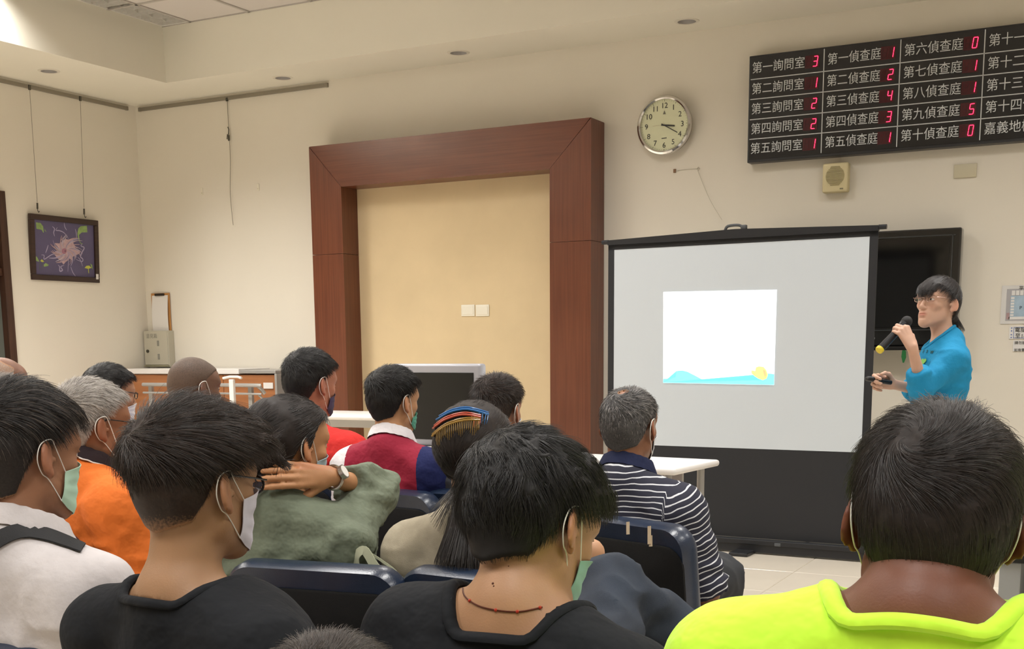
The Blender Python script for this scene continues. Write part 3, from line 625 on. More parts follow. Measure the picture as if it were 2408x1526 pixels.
MB().lohi((-.08, -.05, 0), (.1, .05, .26), bev=.006).out('body', mat('calendar_brown', '3A211B', .5), t); MB().lohi((-.085, -.055, .26), (.105, .055, .285), bev=.004).out('rim', mat('rim_yellow', 'C9A85A', .5), t); MB().lohi((-.085, -.055, .0), (.105, .055, .02), bev=.004).out('base', mat('rim_cream', 'CFC3A0', .5), t)
o = MB().box((0, 0, 0), (.03, .5, .34), bev=.004).out('cardboard_panel', mat('card_grey', 'B9BAB8', .6), None); o.location = (-.12, 3.98, .4); o.rotation_euler = (.0, .35, 0); tagp(o, 'pale grey flat panel leaning under the desk', 'panel')

# ------------------------------------------------------------------ white table and old monitor in front of the portal
def white_table(loc, rz, L_, W_, label, hz=.75, nm='white_table'):
    t = empty(nm, loc, rz, label, 'table')
    MB().box((0, 0, hz-.016), (L_, W_, .032), bev=.014, seg=3).out('tabletop', WHT, t, True)
    for sx in (-1, 1):
        for sy in (-1, 1): MB().cyl((sx*(L_/2-.07), sy*(W_/2-.07), 0), (sx*(L_/2-.07), sy*(W_/2-.07), hz-.033), .018, seg=12).out('leg', GRM, t, True)
    MB().lohi((-L_/2+.08, -.01, hz-.10), (L_/2-.08, .01, hz-.034)).out('rail', GRM, t)
    return t
white_table((-2.36, 5.55, 0), -.1, 1.0, .5, 'white table in front of the man in the striped polo shirt')
white_table((-5.12, 7.1, 0), 0, 1.3, .5, 'pale table end beside the man in the red shirt', .85)
mx, my = -3.45, 5.9
white_table((mx+.12, my, 0), -.15, 1.25, .6, 'white computer desk before the portal carrying the old monitor', .72, 'computer_desk')
pa, pb = atY(950, 860, 5.85), atY(1126, 868, 5.85)
tw = pb[0]-pa[0]+.12
t = empty('monitor', ((pa[0]+pb[0])/2-.06, 5.88, .722), -.06, 'old silver framed monitor with a black screen before the beige panel', 'monitor')
SIL = mat('silver_plastic', 'A9A9B0', .35, metal=.3); DKP = mat('dark_plastic', '2A2B2E', .5)
zt_ = pa[2]-.722+.01
MB().lohi((-tw/2, 0, zt_-.46), (tw/2, .07, zt_), bev=.015, seg=3).out('bezel', SIL, t, True)
MB().lohi((-tw/2+.042, -.004, zt_-.42), (tw/2-.04, .004, zt_-.048), bev=.002).out('display_panel', TVS, t)
MB().lohi((-tw/2+.08, .06, zt_-.40), (tw/2-.08, .16, zt_-.06), bev=.03, seg=3).out('rear_shell', SIL, t, True)
MB().lohi((-.04, .03, .01), (.04, .07, zt_-.40)).out('stand_neck', DKP, t); MB().lohi((-.16, -.1, 0), (.16, .12, .016), bev=.006).out('stand_base', DKP, t)
t = empty('keyboard', (mx+.36, 5.72, .722), -.1, 'black keyboard below the old monitor', 'keyboard')
MB().box((0, 0, .012), (.42, .15, .022), bev=.005).out('case', DKP, t)
km = MB().box((0, 0, 0), (.022, .022, .008), bev=.002, seg=1).mesh('key'); km.materials.append(BKM)
for i in range(14):
    for j in range(5):
        o = bpy.data.objects.new('key', km); C.objects.link(o); o.location = (-.19+.029*i, -.055+.027*j, .027); o.parent = t
t = empty('router_box', (mx+.1, 5.7, .722), .2, 'small black device with a knob beside the keyboard', 'device')
MB().lohi((-.08, -.05, 0), (.08, .06, .05), bev=.008).out('body', DKP, t); MB().cyl((.03, 0, .05), (.03, 0, .075), .012).out('knob', SIL, t)
t = empty('laptop_lid', (-2.93, 5.33, .0), -.25, 'tilted white panel of a lectern below the old monitor', 'lectern')
G = None
MB().box((.02, 0, .66), (.48, .02, .30), rot=(-.25, 0, 0), bev=.008).out('front_panel', mat('lectern_white', 'CFC8CC', .4), t); MB().lohi((-.2, .04, 0), (-.16, .08, .6)).lohi((.2, .04, 0), (.24, .08, .6)).out('legs_frame', DKP, t)
MB().box((.0, .0, .01), (.5, .3, .02), bev=.005).out('base', DKP, t)

# ------------------------------------------------------------------ padded waiting room chairs
VIN = mat('navy_vinyl', '1A263A', .3, bump=.25, bscale=260, coat=.15, var=.12, vscale=20); SHL = mat('black_shell', '0B0B0C', .7, spec=.25, bump=.3, bscale=500); CHF = mat('chair_frame', '1A1A1C', .4, metal=.5)
def rr(w_, h_, r_, n=6, taper=0):
    pts = []
    for cx_, cy_, a0 in ((w_/2-r_, h_/2-r_, 0), (-w_/2+r_, h_/2-r_, 90), (-w_/2+r_, -h_/2+r_, 180), (w_/2-r_, -h_/2+r_, 270)):
        for k in range(n+1):
            a = math.radians(a0+90*k/n); pts.append((cx_+r_*math.cos(a), cy_+r_*math.sin(a)))
    return [(x*(1-taper*(1 if y < 0 else 0)*(-y/h_)), y) for x, y in pts]
CHW = .47
def chair(x, y, yaw, label, dz=0):
    t = empty('waiting_chair', (x, y, 0), -yaw, label, 'chair', 'padded navy waiting room chairs')
    # local: seat centre at origin, back at y=-.22 ; back reclines
    rec = .16
    Mb = Matrix.Translation((0, -.20, .60+dz/2)) @ Matrix.Rotation(rec, 4, 'X') @ Matrix.Rotation(PI/2, 4, 'X')
    def plate(nm, w_, h_, r_, n0, n1, m_, curve, bulge=0):
        b_ = MB(); P = rr(w_, h_, r_, 7, .12); rings = []
        for q, (sc, yy) in enumerate(((.0, n0), (.93, n0), (1.0, n0+(n1-n0)*.25), (1.0, n0+(n1-n0)*.75), (.93, n1), (.0, n1))):
            if sc == 0: rings.append([b_.bm.verts.new((0, 0, yy))]); continue
            kx = 1-(1-sc)*.45
            rings.append([b_.bm.verts.new((px_*kx, py_*(1-(1-sc)*.4), yy+curve*(px_/(w_/2))**2)) for px_, py_ in P])
        n_ = len(P)
        for a, c in zip(rings, rings[1:]):
            for k in range(n_):
                if len(a) == 1: b_.bm.faces.new((a[0], c[k], c[(k+1) % n_]))
                elif len(c) == 1: b_.bm.faces.new((a[k], a[(k+1) % n_], c[0]))
                else: b_.bm.faces.new((a[k], a[(k+1) % n_], c[(k+1) % n_], c[k]))
        bmesh.ops.transform(b_.bm, matrix=Mb @ Matrix.Translation((0, bulge, 0)), verts=b_.bm.verts); return b_.out(nm, m_, t, True)
    hb = .42+dz
    plate('back_pad', CHW, hb, .07, -.055, .012, VIN, .0)
    plate('back_shell', CHW-.012, hb-.05, .06, .006, .020, SHL, .0, -.028)
    b_ = MB(); G = []
    sp = MB(); sp.prism(rr(CHW, .45, .08, 6), -.04, .04, Matrix.Translation((0, .03, .415)) @ Matrix.Rotation(.05, 4, 'X'))
    bmesh.ops.bevel(sp.bm, geom=[e_ for e_ in sp.bm.edges if abs(e_.verts[0].co.z-e_.verts[1].co.z) < .03], offset=.022, segments=3, affect='EDGES')
    sp.out('seat_pad', VIN, t, True)
    MB().prism(rr(CHW-.05, .41, .07, 5), -.012, .012, Matrix.Translation((0, .03, .364)) @ Matrix.Rotation(.05, 4, 'X')).out('seat_shell', SHL, t)
    for sx in (-1, 1):
        MB().tube(smooth_curve([(sx*.15, .14, .35), (sx*.15, -.16, .35), (sx*.15, -.235, .42), (sx*.15, -.235, .52)], 5), .013, 8).out('side_tube', CHF, t, True)
        MB().tube(smooth_curve([(sx*.17, .15, .34), (sx*.19, .2, .02), (sx*.19, .205, .0)], 5), .012, 8).out('leg', CHF, t, True)
        MB().tube(smooth_curve([(sx*.17, -.14, .34), (sx*.19, -.21, .02), (sx*.19, -.215, .0)], 5), .012, 8).out('leg', CHF, t, True)
    return t

# ------------------------------------------------------------------ implicit surfaces for bodies, clothes and hair
f32 = np.float32
def rotm(rx=0, ry=0, rz=0): return np.array(Euler((rx, ry, rz)).to_matrix(), dtype=float)
def ell(c, r, R=None, k=.02, op='+', clip=None): return dict(t='e', c=np.array(c, float), r=np.array(r, float), R=R, k=k, op=op, clip=clip)
def cone(a, b, ra, rb, k=.02, fl=None, op='+', clip=None): return dict(t='c', a=np.array(a, float), b=np.array(b, float), ra=ra, rb=rb, k=k, fl=fl, op=op, clip=clip)
def xform(pr, R, T, s=1.0):
    out = []
    for p in pr:
        q = dict(p)
        if p['t'] == 'e': q['c'] = R @ (p['c']*s)+T; q['r'] = p['r']*s; q['R'] = R @ (p['R'] if p['R'] is not None else np.eye(3))
        else:
            q['a'] = R @ (p['a']*s)+T; q['b'] = R @ (p['b']*s)+T; q['ra'] = p['ra']*s; q['rb'] = p['rb']*s
            if p['fl']: q['fl'] = (R @ np.array(p['fl'][0]), p['fl'][1])
        if p['clip'] is not None: q['clip'] = [(R @ (np.array(c)*s)+T, R @ np.array(n)) for c, n in p['clip']]
        q['k'] = p['k']*s; out.append(q)
    return out
def bbox(p, m):
    if p['t'] == 'e':
        R = p['R'] if p['R'] is not None else np.eye(3); ex = np.sqrt(((R*p['r'])**2).sum(1)); return p['c']-ex-m, p['c']+ex+m
    r = max(p['ra'], p['rb'])*(1 if True else 1); return np.minimum(p['a'], p['b'])-r-m, np.maximum(p['a'], p['b'])+r+m
def evp(p, X, Y, Z):
    if p['t'] == 'e':
        x, y, z = X-p['c'][0], Y-p['c'][1], Z-p['c'][2]
        if p['R'] is not None:
            R = p['R']; x, y, z = R[0, 0]*x+R[1, 0]*y+R[2, 0]*z, R[0, 1]*x+R[1, 1]*y+R[2, 1]*z, R[0, 2]*x+R[1, 2]*y+R[2, 2]*z
        r = p['r']; a = (x/r[0])**2+(y/r[1])**2+(z/r[2])**2; bq = (x/r[0]**2)**2+(y/r[1]**2)**2+(z/r[2]**2)**2
        k0 = np.sqrt(a); d = k0*(k0-1)/np.sqrt(bq+1e-9)
    else:
        a, b = p['a'], p['b']; x, y, z = X-a[0], Y-a[1], Z-a[2]; ba = b-a
        if p['fl']:
            n, f_ = p['fl']; dn = (x*n[0]+y*n[1]+z*n[2])*(f_-1); x = x+dn*n[0]; y = y+dn*n[1]; z = z+dn*n[2]; ba = ba+(ba @ n)*(f_-1)*np.array(n)
        t = np.clip((x*ba[0]+y*ba[1]+z*ba[2])/max(ba @ ba, 1e-9), 0, 1)
        d = np.sqrt((x-t*ba[0])**2+(y-t*ba[1])**2+(z-t*ba[2])**2)-(p['ra']+(p['rb']-p['ra'])*t)
    if p['clip'] is not None:
        for c, n in p['clip']: d = np.maximum(d, (X-c[0])*n[0]+(Y-c[1])*n[1]+(Z-c[2])*n[2])
    return d
def smin(a, b, k):
    h = np.maximum(k-np.abs(a-b), 0)/k; return np.minimum(a, b)-h*h*k*.25
def smax(a, b, k): return -smin(-a, -b, k)
def field_pts(prims, P):
    X, Y, Z = P[:, 0], P[:, 1], P[:, 2]; F = np.full(len(P), .3)
    for p in prims:
        d = evp(p, X, Y, Z); F = smin(F, d, p['k']) if p['op'] == '+' else smax(F, -d, p['k'])
    return F
def axis(lo, hi, h, fine=()):
    v = [lo]
    while v[-1] < hi:
        x = v[-1]; st = h
        for a, b, hf in fine:
            if a <= x <= b: st = min(st, hf)
            elif x < a: st = min(st, max(hf, (a-x)*.35+hf))
            else: st = min(st, hf+(x-b)*.35)
        v.append(x+st)
    return np.array(v)
def extract(F, ax):
    """surface nets"""
    ins = F < 0; nx, ny, nz = F.shape
    c = ins[:-1, :-1, :-1].astype(np.int8)
    tot = np.zeros((nx-1, ny-1, nz-1), np.int8)
    for i in (0, 1):
        for j in (0, 1):
            for k in (0, 1): tot += ins[i:nx-1+i, j:ny-1+j, k:nz-1+k]
    act = (tot > 0) & (tot < 8); I, J, K = np.nonzero(act); n = len(I)
    idx = np.full(act.shape, -1, np.int32); idx[I, J, K] = np.arange(n)
    val = {}; pos = {}
    for i in (0, 1):
        for j in (0, 1):
            for k in (0, 1):
                val[i, j, k] = F[I+i, J+j, K+k].astype(float); pos[i, j, k] = np.stack([ax[0][I+i], ax[1][J+j], ax[2][K+k]], 1)
    acc = np.zeros((n, 3)); cnt = np.zeros(n)
    cs_ = list(val)
    for a in cs_:
        for b in cs_:
            if sum(abs(p-q) for p, q in zip(a, b)) != 1 or a > b: continue
            va, vb = val[a], val[b]; m = (va < 0) != (vb < 0); t = np.where(m, va/np.where(m, va-vb, 1), 0)[:, None]
            acc += np.where(m[:, None], pos[a]+(pos[b]-pos[a])*t, 0); cnt += m
    V = acc/cnt[:, None]
    quads = []
    def emit(m, offs, flip):
        A, B, D = np.nonzero(m)
        q = [idx[A+o[0], B+o[1], D+o[2]] for o in offs]; q = np.stack(q, 1); fl = flip[A, B, D]; q[fl] = q[fl][:, ::-1]; quads.append(q[(q >= 0).all(1)])
    a, b = ins[:-1, 1:-1, 1:-1], ins[1:, 1:-1, 1:-1]; emit(a != b, ((0, 0, 0), (0, 1, 0), (0, 1, 1), (0, 0, 1)), ~a)
    a, b = ins[1:-1, :-1, 1:-1], ins[1:-1, 1:, 1:-1]; emit(a != b, ((0, 0, 0), (0, 0, 1), (1, 0, 1), (1, 0, 0)), ~a)
    a, b = ins[1:-1, 1:-1, :-1], ins[1:-1, 1:-1, 1:]; emit(a != b, ((0, 0, 0), (1, 0, 0), (1, 1, 0), (0, 1, 0)), ~a)
    Q = np.concatenate(quads)
    return V, Q
def solve(prims, h, fine=((), (), ()), extra=None, clipz=None, pad=.02, shell=None):
    lo = np.min([bbox(p, 0)[0] for p in prims if p['op'] == '+'], 0)-pad; hi = np.max([bbox(p, 0)[1] for p in prims if p['op'] == '+'], 0)+pad
    ax = [axis(lo[i], hi[i]+h, h, fine[i]) for i in range(3)]
    F = np.full([len(a) for a in ax], .08, f32)
    A = [a.astype(f32) for a in ax]
    for p in prims:
        m = p['k']+2.5*h
        if p['t'] == 'c' and p['fl']: m += .0
        l, u = bbox(p, m); s = []
        for i in range(3):
            i0, i1 = np.searchsorted(ax[i], [l[i], u[i]]); s.append(slice(max(i0-1, 0), i1+1))
        X = A[0][s[0]][:, None, None]; Y = A[1][s[1]][None, :, None]; Z = A[2][s[2]][None, None, :]
        d = evp(p, X, Y, Z).astype(f32); sub = F[s[0], s[1], s[2]]
        F[s[0], s[1], s[2]] = smin(sub, d, p['k']) if p['op'] == '+' else smax(sub, -d, p['k'])
    if extra is not None: F = extra(F, A)
    return extract(F, ax)
def vnoise(P, sc, seed=0):
    """value noise in [-1,1]"""
    q = P*sc+seed*17.13; i = np.floor(q).astype(np.int64); f = q-i; f = f*f*(3-2*f); r = 0
    def hsh(a, b, c):
        n = (a*73856093) ^ (b*19349663) ^ (c*83492791); n = (n ^ (n >> 13))*1274126177; return ((n & 0xffff)/32767.5)-1
    for dx in (0, 1):
        for dy in (0, 1):
            for dz in (0, 1):
                wgt = (f[:, 0] if dx else 1-f[:, 0])*(f[:, 1] if dy else 1-f[:, 1])*(f[:, 2] if dz else 1-f[:, 2])
                r = r+wgt*hsh(i[:, 0]+dx, i[:, 1]+dy, i[:, 2]+dz)
    return r
def vnormals(V, Q):
    n = np.cross(V[Q[:, 2]]-V[Q[:, 0]], V[Q[:, 3]]-V[Q[:, 1]]); N = np.zeros_like(V)
    for k in range(4): np.add.at(N, Q[:, k], n)
    return N/np.maximum(np.linalg.norm(N, axis=1, keepdims=True), 1e-12)
def npmesh(name, V, Q, m, parent=None, col=None, attrs=None, mi=None):
    me = bpy.data.meshes.new(name); me.vertices.add(len(V)); me.vertices.foreach_set('co', V.astype(f32).ravel())
    n = Q.shape[1]; me.loops.add(len(Q)*n); me.loops.foreach_set('vertex_index', Q.astype(np.int32).ravel())
    me.polygons.add(len(Q)); me.polygons.foreach_set('loop_start', np.arange(0, len(Q)*n, n, dtype=np.int32)); me.polygons.foreach_set('loop_total', np.full(len(Q), n, np.int32))
    me.update(calc_edges=True); me.validate()
    if mi is not None: me.polygons.foreach_set('material_index', mi.astype(np.int32))
    me.polygons.foreach_set('use_smooth', [True]*len(me.polygons))
    if col is not None:
        a = me.color_attributes.new('tint', 'FLOAT_COLOR', 'POINT'); a.data.foreach_set('color', np.concatenate([col, np.ones((len(V), 1))], 1).astype(f32).ravel())
    for k, v in (attrs or {}).items():
        a = me.attributes.new(k, 'FLOAT', 'POINT'); a.data.foreach_set('value', v.astype(f32))
    return link(name, me, m, parent)
def fade(x, a, b): t = np.clip((x-a)/(b-a), 0, 1); return t*t*(3-2*t)

# ---- head in its own frame: centre between the ears, +y forward, +x right
HR = dict(ex=.079)
def head_prims(fem=False, jaw=1.0):
    j = jaw*(.92 if fem else 1)
    P = [ell((0, -.014, .034), (.0795, .100, .086), k=.03), ell((0, -.055, -.01), (.064, .055, .058), k=.03),
         ell((0, .032, -.035), (.062*j, .058, .078), k=.03), ell((0, .060, .035), (.060, .032, .045), k=.03),
         cone((.046*j, .0, -.062), (.012, .068, -.104), .024, .018, .028), cone((-.046*j, .0, -.062), (-.012, .068, -.104), .024, .018, .028),
         ell((0, .074, -.106), (.022*j, .018, .016), k=.02), ell((.040, .058, -.022), (.022, .020, .017), k=.02), ell((-.040, .058, -.022), (.022, .020, .017), k=.02),
         ell((0, .078, .024), (.050, .014, .009), k=.018), ell((0, .077, -.070), (.030, .018, .026), k=.02)]
    for s in (-1, 1): P.append(ell((s*.031, .098, .003), (.017, .014, .010), k=.012, op='-'))
    P += [cone((0, .090, .006), (0, .108, -.032), .0065, .0095, .012), ell((0, .104, -.038), (.0125, .010, .008), k=.008)]
    for s in (-1, 1): P += [ell((s*.012, .097, -.040), (.007, .009, .006), k=.006), ell((s*.006, .104, -.047), (.0035, .005, .003), k=.003, op='-')]
    P += [ell((0, .0935, -.064), (.020, .0055, .0042), k=.005), ell((0, .0925, -.0735), (.017, .006, .0050), k=.005), ell((0, .0995, -.0688), (.020, .006, .0010), k=.003, op='-'),
          ell((0, .095, -.087), (.02, .006, .005), k=.006, op='-')]
    for s in (-1, 1):
        P += [ell((s*.031, .0862, .008), (.0155, .006, .0035), k=.004), ell((s*.031, .0855, -.004), (.0145, .0055, .0028), k=.004)]
    for s in (-1, 1):
        R = rotm(0, s*-.12, s*.52) @ rotm(-.18, 0, 0)
        P += [ell((s*.0885, -.017, -.006), (.0062, .0200, .0335), R, k=.006), ell((s*.0965, -.010, -.004), (.0065, .0105, .0200), R, k=.005, op='-'),
              ell((s*.0835, -.006, -.035), (.0065, .009, .011), R, k=.006), ell((s*.0800, .004, -.010), (.005, .004, .007), k=.004)]
    return P
CRAN = lambda: [ell((0, -.014, .034), (.0795, .100, .086), k=.03), ell((0, -.055, -.01), (.064, .055, .058), k=.03), ell((0, .032, -.035), (.062, .058, .078), k=.03),
                ell((0, .060, .035), (.060, .032, .045), k=.03), cone((0, -.030, -.05), (0, -.052, -.19), .058, .056, k=.03)]
def hairline(P, st):
    az = np.degrees(np.arctan2(np.abs(P[:, 0]), P[:, 1]+.014))
    xs = [0, 40, 62, 76, 86, 93, 100, 112, 130, 180]; nz = st.get('nape', -.085); fr = st.get('front', .085); sb = st.get('burn', -.02)
    ys = [fr, fr-.012, fr-.03, .03, sb, .028, .016, -.022, nz+.02, nz]
    return np.interp(az, xs, ys), az
def hair_thick(P, st):
    zh, az = hairline(P, st); m = fade(P[:, 2]-zh, -.006, .010)
    top = st.get('top', .02); side = st.get('side', .008); nape = st.get('napet', .004)
    wt = fade(P[:, 2], st.get('t0', .03), st.get('t1', .10)); T = nape+(side-nape)*fade(P[:, 2], -.075, -.0); T = T+(top-T)*wt
    T = T+st.get('frontb', 0)*fade(P[:, 1], .02, .08)*wt + st.get('backb', 0)*fade(-P[:, 1], .05, .10)*fade(P[:, 2], -.04, .02)
    if st.get('bangs'):
        bw = fade(P[:, 1], .045, .07)*fade(.052-np.abs(P[:, 0]), -.012, .01); mb = fade(P[:, 2]-st['bangs'], -.004, .006)
        m = np.maximum(m, bw*mb*1.0); T = T*(1-bw)+bw*.012
    T = T*(1-.75*np.exp(-((P[:, 1]+.012)/.030)**2)*(1-fade(P[:, 2], .012, .045))*(P[:, 2] > -.06)*(np.abs(P[:, 0]) > .05)*(0 if st.get('overear') else 1))
    bald = st.get('bald')
    if bald:
        d = np.linalg.norm((P-np.array(bald[0]))/np.array([1, 1, 1.0]), axis=1); m = m*fade(d, bald[1]*.5, bald[1])
    return m*T-(1-m)*.010, m
def make_hair(name, st, Rh, Th, s, parent, hres, nstr, px_rad, matcap, matstr, extra_prims=()):
    pr = CRAN()
    def f(P):
        F = field_pts(pr, P); T, m = hair_thick(P, st); amp = st.get('lump', .002)
        if amp:
            q = P.copy(); tw = st.get('swirl', 2.0)
            F = F + amp*(vnoise(q*np.array([1, .55, .55]), 90, st.get('seed', 1))+.5*vnoise(q, 190, 5))*m*fade(P[:, 2], -.06, .05)
        F = F-T
        for e_ in extra_prims:
            d = evp(e_, P[:, 0], P[:, 1], P[:, 2]); F = smin(F, d, e_['k'])
        return F
    ex_lo = np.array([-.115, -.15, -.13]); ex_hi = np.array([.115, .135, .18])
    for e_ in extra_prims:
        l, u = bbox(e_, .01); ex_lo = np.minimum(ex_lo, l); ex_hi = np.maximum(ex_hi, u)
    ax = [np.arange(ex_lo[i], ex_hi[i]+hres, hres) for i in range(3)]
    G = np.stack(np.meshgrid(*ax, indexing='ij'), -1).reshape(-1, 3)
    # coarse cull: only near the surface
    Fc = np.full(len(G), .05)
    e0 = np.sqrt((G[:, 0]/.0795)**2+((G[:, 1]+.014)/.11)**2+((G[:, 2]-.01)/.125)**2); near = (e0 > .55) & (e0 < 1.75); Fc[e0 <= .55] = -.05
    for e_ in extra_prims:
        l, u = bbox(e_, .01); near |= ((G > l) & (G < u)).all(1)
    Fc[near] = f(G[near]); F = Fc.reshape([len(a) for a in ax])
    F[:, :, 0] = np.maximum(F[:, :, 0], .001)
    V, Q = extract(F, ax); N = vnormals(V, Q)
    T, m = hair_thick(V, st); ndens = fade(T, st.get('fade0', .0008), st.get('fade1', .004))
    ext = np.zeros(len(V))
    for e_ in extra_prims: ext = np.maximum(ext, (np.abs(evp(e_, V[:, 0], V[:, 1], V[:, 2])) < .008)*1.0)
    dens = np.maximum(ndens*m, ext)
    W = (V*s) @ Rh.T + Th
    keep = (dens[Q].max(1) > st.get('keepd', .35))
    used = np.unique(Q[keep]); mp = np.full(len(V), -1); mp[used] = np.arange(len(used))
    cap = npmesh(name, W[used], mp[Q[keep]], matcap, parent, attrs={'dens': dens[used]})
    if nstr:
        r = RNG; fc = Q[keep]; c = V[fc].mean(1); fn = N[fc].mean(1); fa = np.linalg.norm(np.cross(V[fc[:, 2]]-V[fc[:, 0]], V[fc[:, 3]]-V[fc[:, 1]]), axis=1); fd = dens[fc].mean(1)
        pb = fa*fd**1.2; pb /= pb.sum(); ch = r.choice(len(fc), nstr, p=pb)
        u = r.random((nstr, 4)); u /= u.sum(1, keepdims=True); root = (V[fc[ch]]*u[:, :, None]).sum(1); n = fn[ch]; n /= np.maximum(np.linalg.norm(n, axis=1, keepdims=True), 1e-9)
        isx = ext[fc[ch]].max(1) > .5
        Wc = np.array(st.get('whorl', (.012, -.085, .09))); ns = 7
        topw = fade(root[:, 2], *st.get('tw', (-.02, .09))); L = (st.get('lside', .012)+(st.get('ltop', .035)-st.get('lside', .012))*topw)*r.uniform(.6, 1.25, nstr)
        L = L*(.45+.55*fade(root[:, 2], -.085, -.01)); L = L*(1-.6*np.exp(-((root[:, 1]+.012)/.03)**2)*(1-fade(root[:, 2], .01, .05))*(0 if st.get('overear') else 1)); L = np.where(isx, st.get('lext', .08), L)
        lift = (st.get('liftside', .12)+(st.get('lifttop', .25)-st.get('liftside', .12))*topw)+r.normal(0, st.get('messy', .12), nstr); lift = np.where(isx, .02, lift)
        pts = np.zeros((nstr, ns, 3)); p = root-n*.002; pts[:, 0] = p; nn = n
        ph = vnoise(root, 60, 9)*st.get('clump', 1.0)
        for k in range(1, ns):
            d = p-Wc; d = d/np.maximum(np.linalg.norm(d, axis=1, keepdims=True), 1e-6)
            far = fade(np.linalg.norm(p-Wc, axis=1), .03, .13)[:, None]
            sw = np.cross(nn, d)*st.get('swirl', .9)*(1-far)
            t = d*(1-.2*far)+sw+np.array([0, 0, -1.])*far*st.get('grav', .9)*(1-topw[:, None]*.6)+np.array([0, 1., 0])*topw[:, None]*st.get('fwd', .3)+np.stack([ph, 0*ph, 0*ph], 1)*.35+r.normal(0, .05, (nstr, 3))
            if 'sweep' in st: t = t+np.array(st['sweep'])*topw[:, None]
            t = np.where(isx[:, None], np.array(st.get('dext', (0, -.1, -1.)))+r.normal(0, .035, (nstr, 3)), t)
            t = t-(t*nn).sum(1, keepdims=True)*nn; t /= np.maximum(np.linalg.norm(t, axis=1, keepdims=True), 1e-6)
            lf = (lift*(1-k/ns*.8))[:, None]; p = p+(t*np.cos(lf)+nn*np.sin(lf))*(L/(ns-1))[:, None]
            # keep on the curved head: refresh the normal from the scalp ellipsoid
            g = np.stack([p[:, 0]/.0795**2, (p[:, 1]+.014)/.1**2, (p[:, 2]-.03)/.1**2], 1); g /= np.linalg.norm(g, axis=1, keepdims=True)
            nn = np.where(isx[:, None], nn, g); pts[:, k] = p
        Wp = (pts.reshape(-1, 3)*s) @ Rh.T + Th
        hc = bpy.data.hair_curves.new('strands'); hc.add_curves([ns]*nstr)
        hc.attributes['position'].data.foreach_set('vector', Wp.astype(f32).ravel())
        ra = hc.attributes.get('radius') or hc.attributes.new('radius', 'FLOAT', 'POINT')
        rad = np.tile(np.linspace(1, .35, ns), nstr)*px_rad; ra.data.foreach_set('value', rad.astype(f32))
        hc.materials.append(matstr); o = bpy.data.objects.new('strands', hc); C.objects.link(o); o.parent = cap; o['kind'] = 'stuff'
    return cap
def hairmat(name, c1, c2, grey=0, cgrey='B5B0AA', skin='9A7456', rough=.38, rng=(.15, .75)):
    """cap material blending into skin where the hair is thin, and a strand material with random tones"""
    m = bpy.data.materials.new(name+'_cap'); m.use_nodes = True; nt = m.node_tree; b = nt.nodes['Principled BSDF']
    at = nt.nodes.new('ShaderNodeAttribute'); at.attribute_name = 'dens'
    nz = nt.nodes.new('ShaderNodeTexNoise'); nz.inputs['Scale'].default_value = 260; nz.inputs['Detail'].default_value = 3
    tc = nt.nodes.new('ShaderNodeTexCoord'); nt.links.new(tc.outputs['Object'], nz.inputs[0])
    ad = nt.nodes.new('ShaderNodeMath'); ad.operation = 'MULTIPLY_ADD'; nt.links.new(nz.outputs[0], ad.inputs[0]); ad.inputs[1].default_value = .9; ad.inputs[2].default_value = -.45
    a2 = nt.nodes.new('ShaderNodeMath'); a2.operation = 'ADD'; nt.links.new(at.outputs['Fac'], a2.inputs[0]); nt.links.new(ad.outputs[0], a2.inputs[1])
    cr = nt.nodes.new('ShaderNodeMapRange'); cr.inputs[1].default_value = rng[0]; cr.inputs[2].default_value = rng[1]; nt.links.new(a2.outputs[0], cr.inputs[0])
    base = nt.nodes.new('ShaderNodeMix'); base.data_type = 'RGBA'; base.inputs[6].default_value = (*srgb(c1), 1)
    cc = np.array(srgb(c2))*(1-grey)+np.array(srgb(cgrey))*grey; base.inputs[7].default_value = (*cc, 1); nt.links.new(nz.outputs[0], base.inputs[0])
    mx = nt.nodes.new('ShaderNodeMix'); mx.data_type = 'RGBA'; mx.inputs[6].default_value = (*srgb(skin), 1); nt.links.new(base.outputs[2], mx.inputs[7]); nt.links.new(cr.outputs[0], mx.inputs[0])
    nt.links.new(mx.outputs[2], b.inputs['Base Color']); b.inputs['Roughness'].default_value = .6; b.inputs['Specular IOR Level'].default_value = .3
    s = bpy.data.materials.new(name+'_strand'); s.use_nodes = True; nt = s.node_tree; b = nt.nodes['Principled BSDF']
    hi = nt.nodes.new('ShaderNodeHairInfo'); r = nt.nodes.new('ShaderNodeValToRGB'); r.color_ramp.interpolation = 'LINEAR'
    r.color_ramp.elements[0].position = 0; r.color_ramp.elements[0].color = (*srgb(c1), 1)
    e = r.color_ramp.elements[1]; e.position = max(1-grey-.05, .02) if grey else 1; e.color = (*srgb(c2), 1)
    if grey: e2 = r.color_ramp.elements.new(min(max(1-grey+.05, .06), .98)); e2.color = (*srgb(cgrey), 1)
    nt.links.new(hi.outputs['Random'], r.inputs[0]); nt.links.new(r.outputs[0], b.inputs['Base Color']); b.inputs['Roughness'].default_value = rough; b.inputs['Specular IOR Level'].default_value = .6
    return m, s

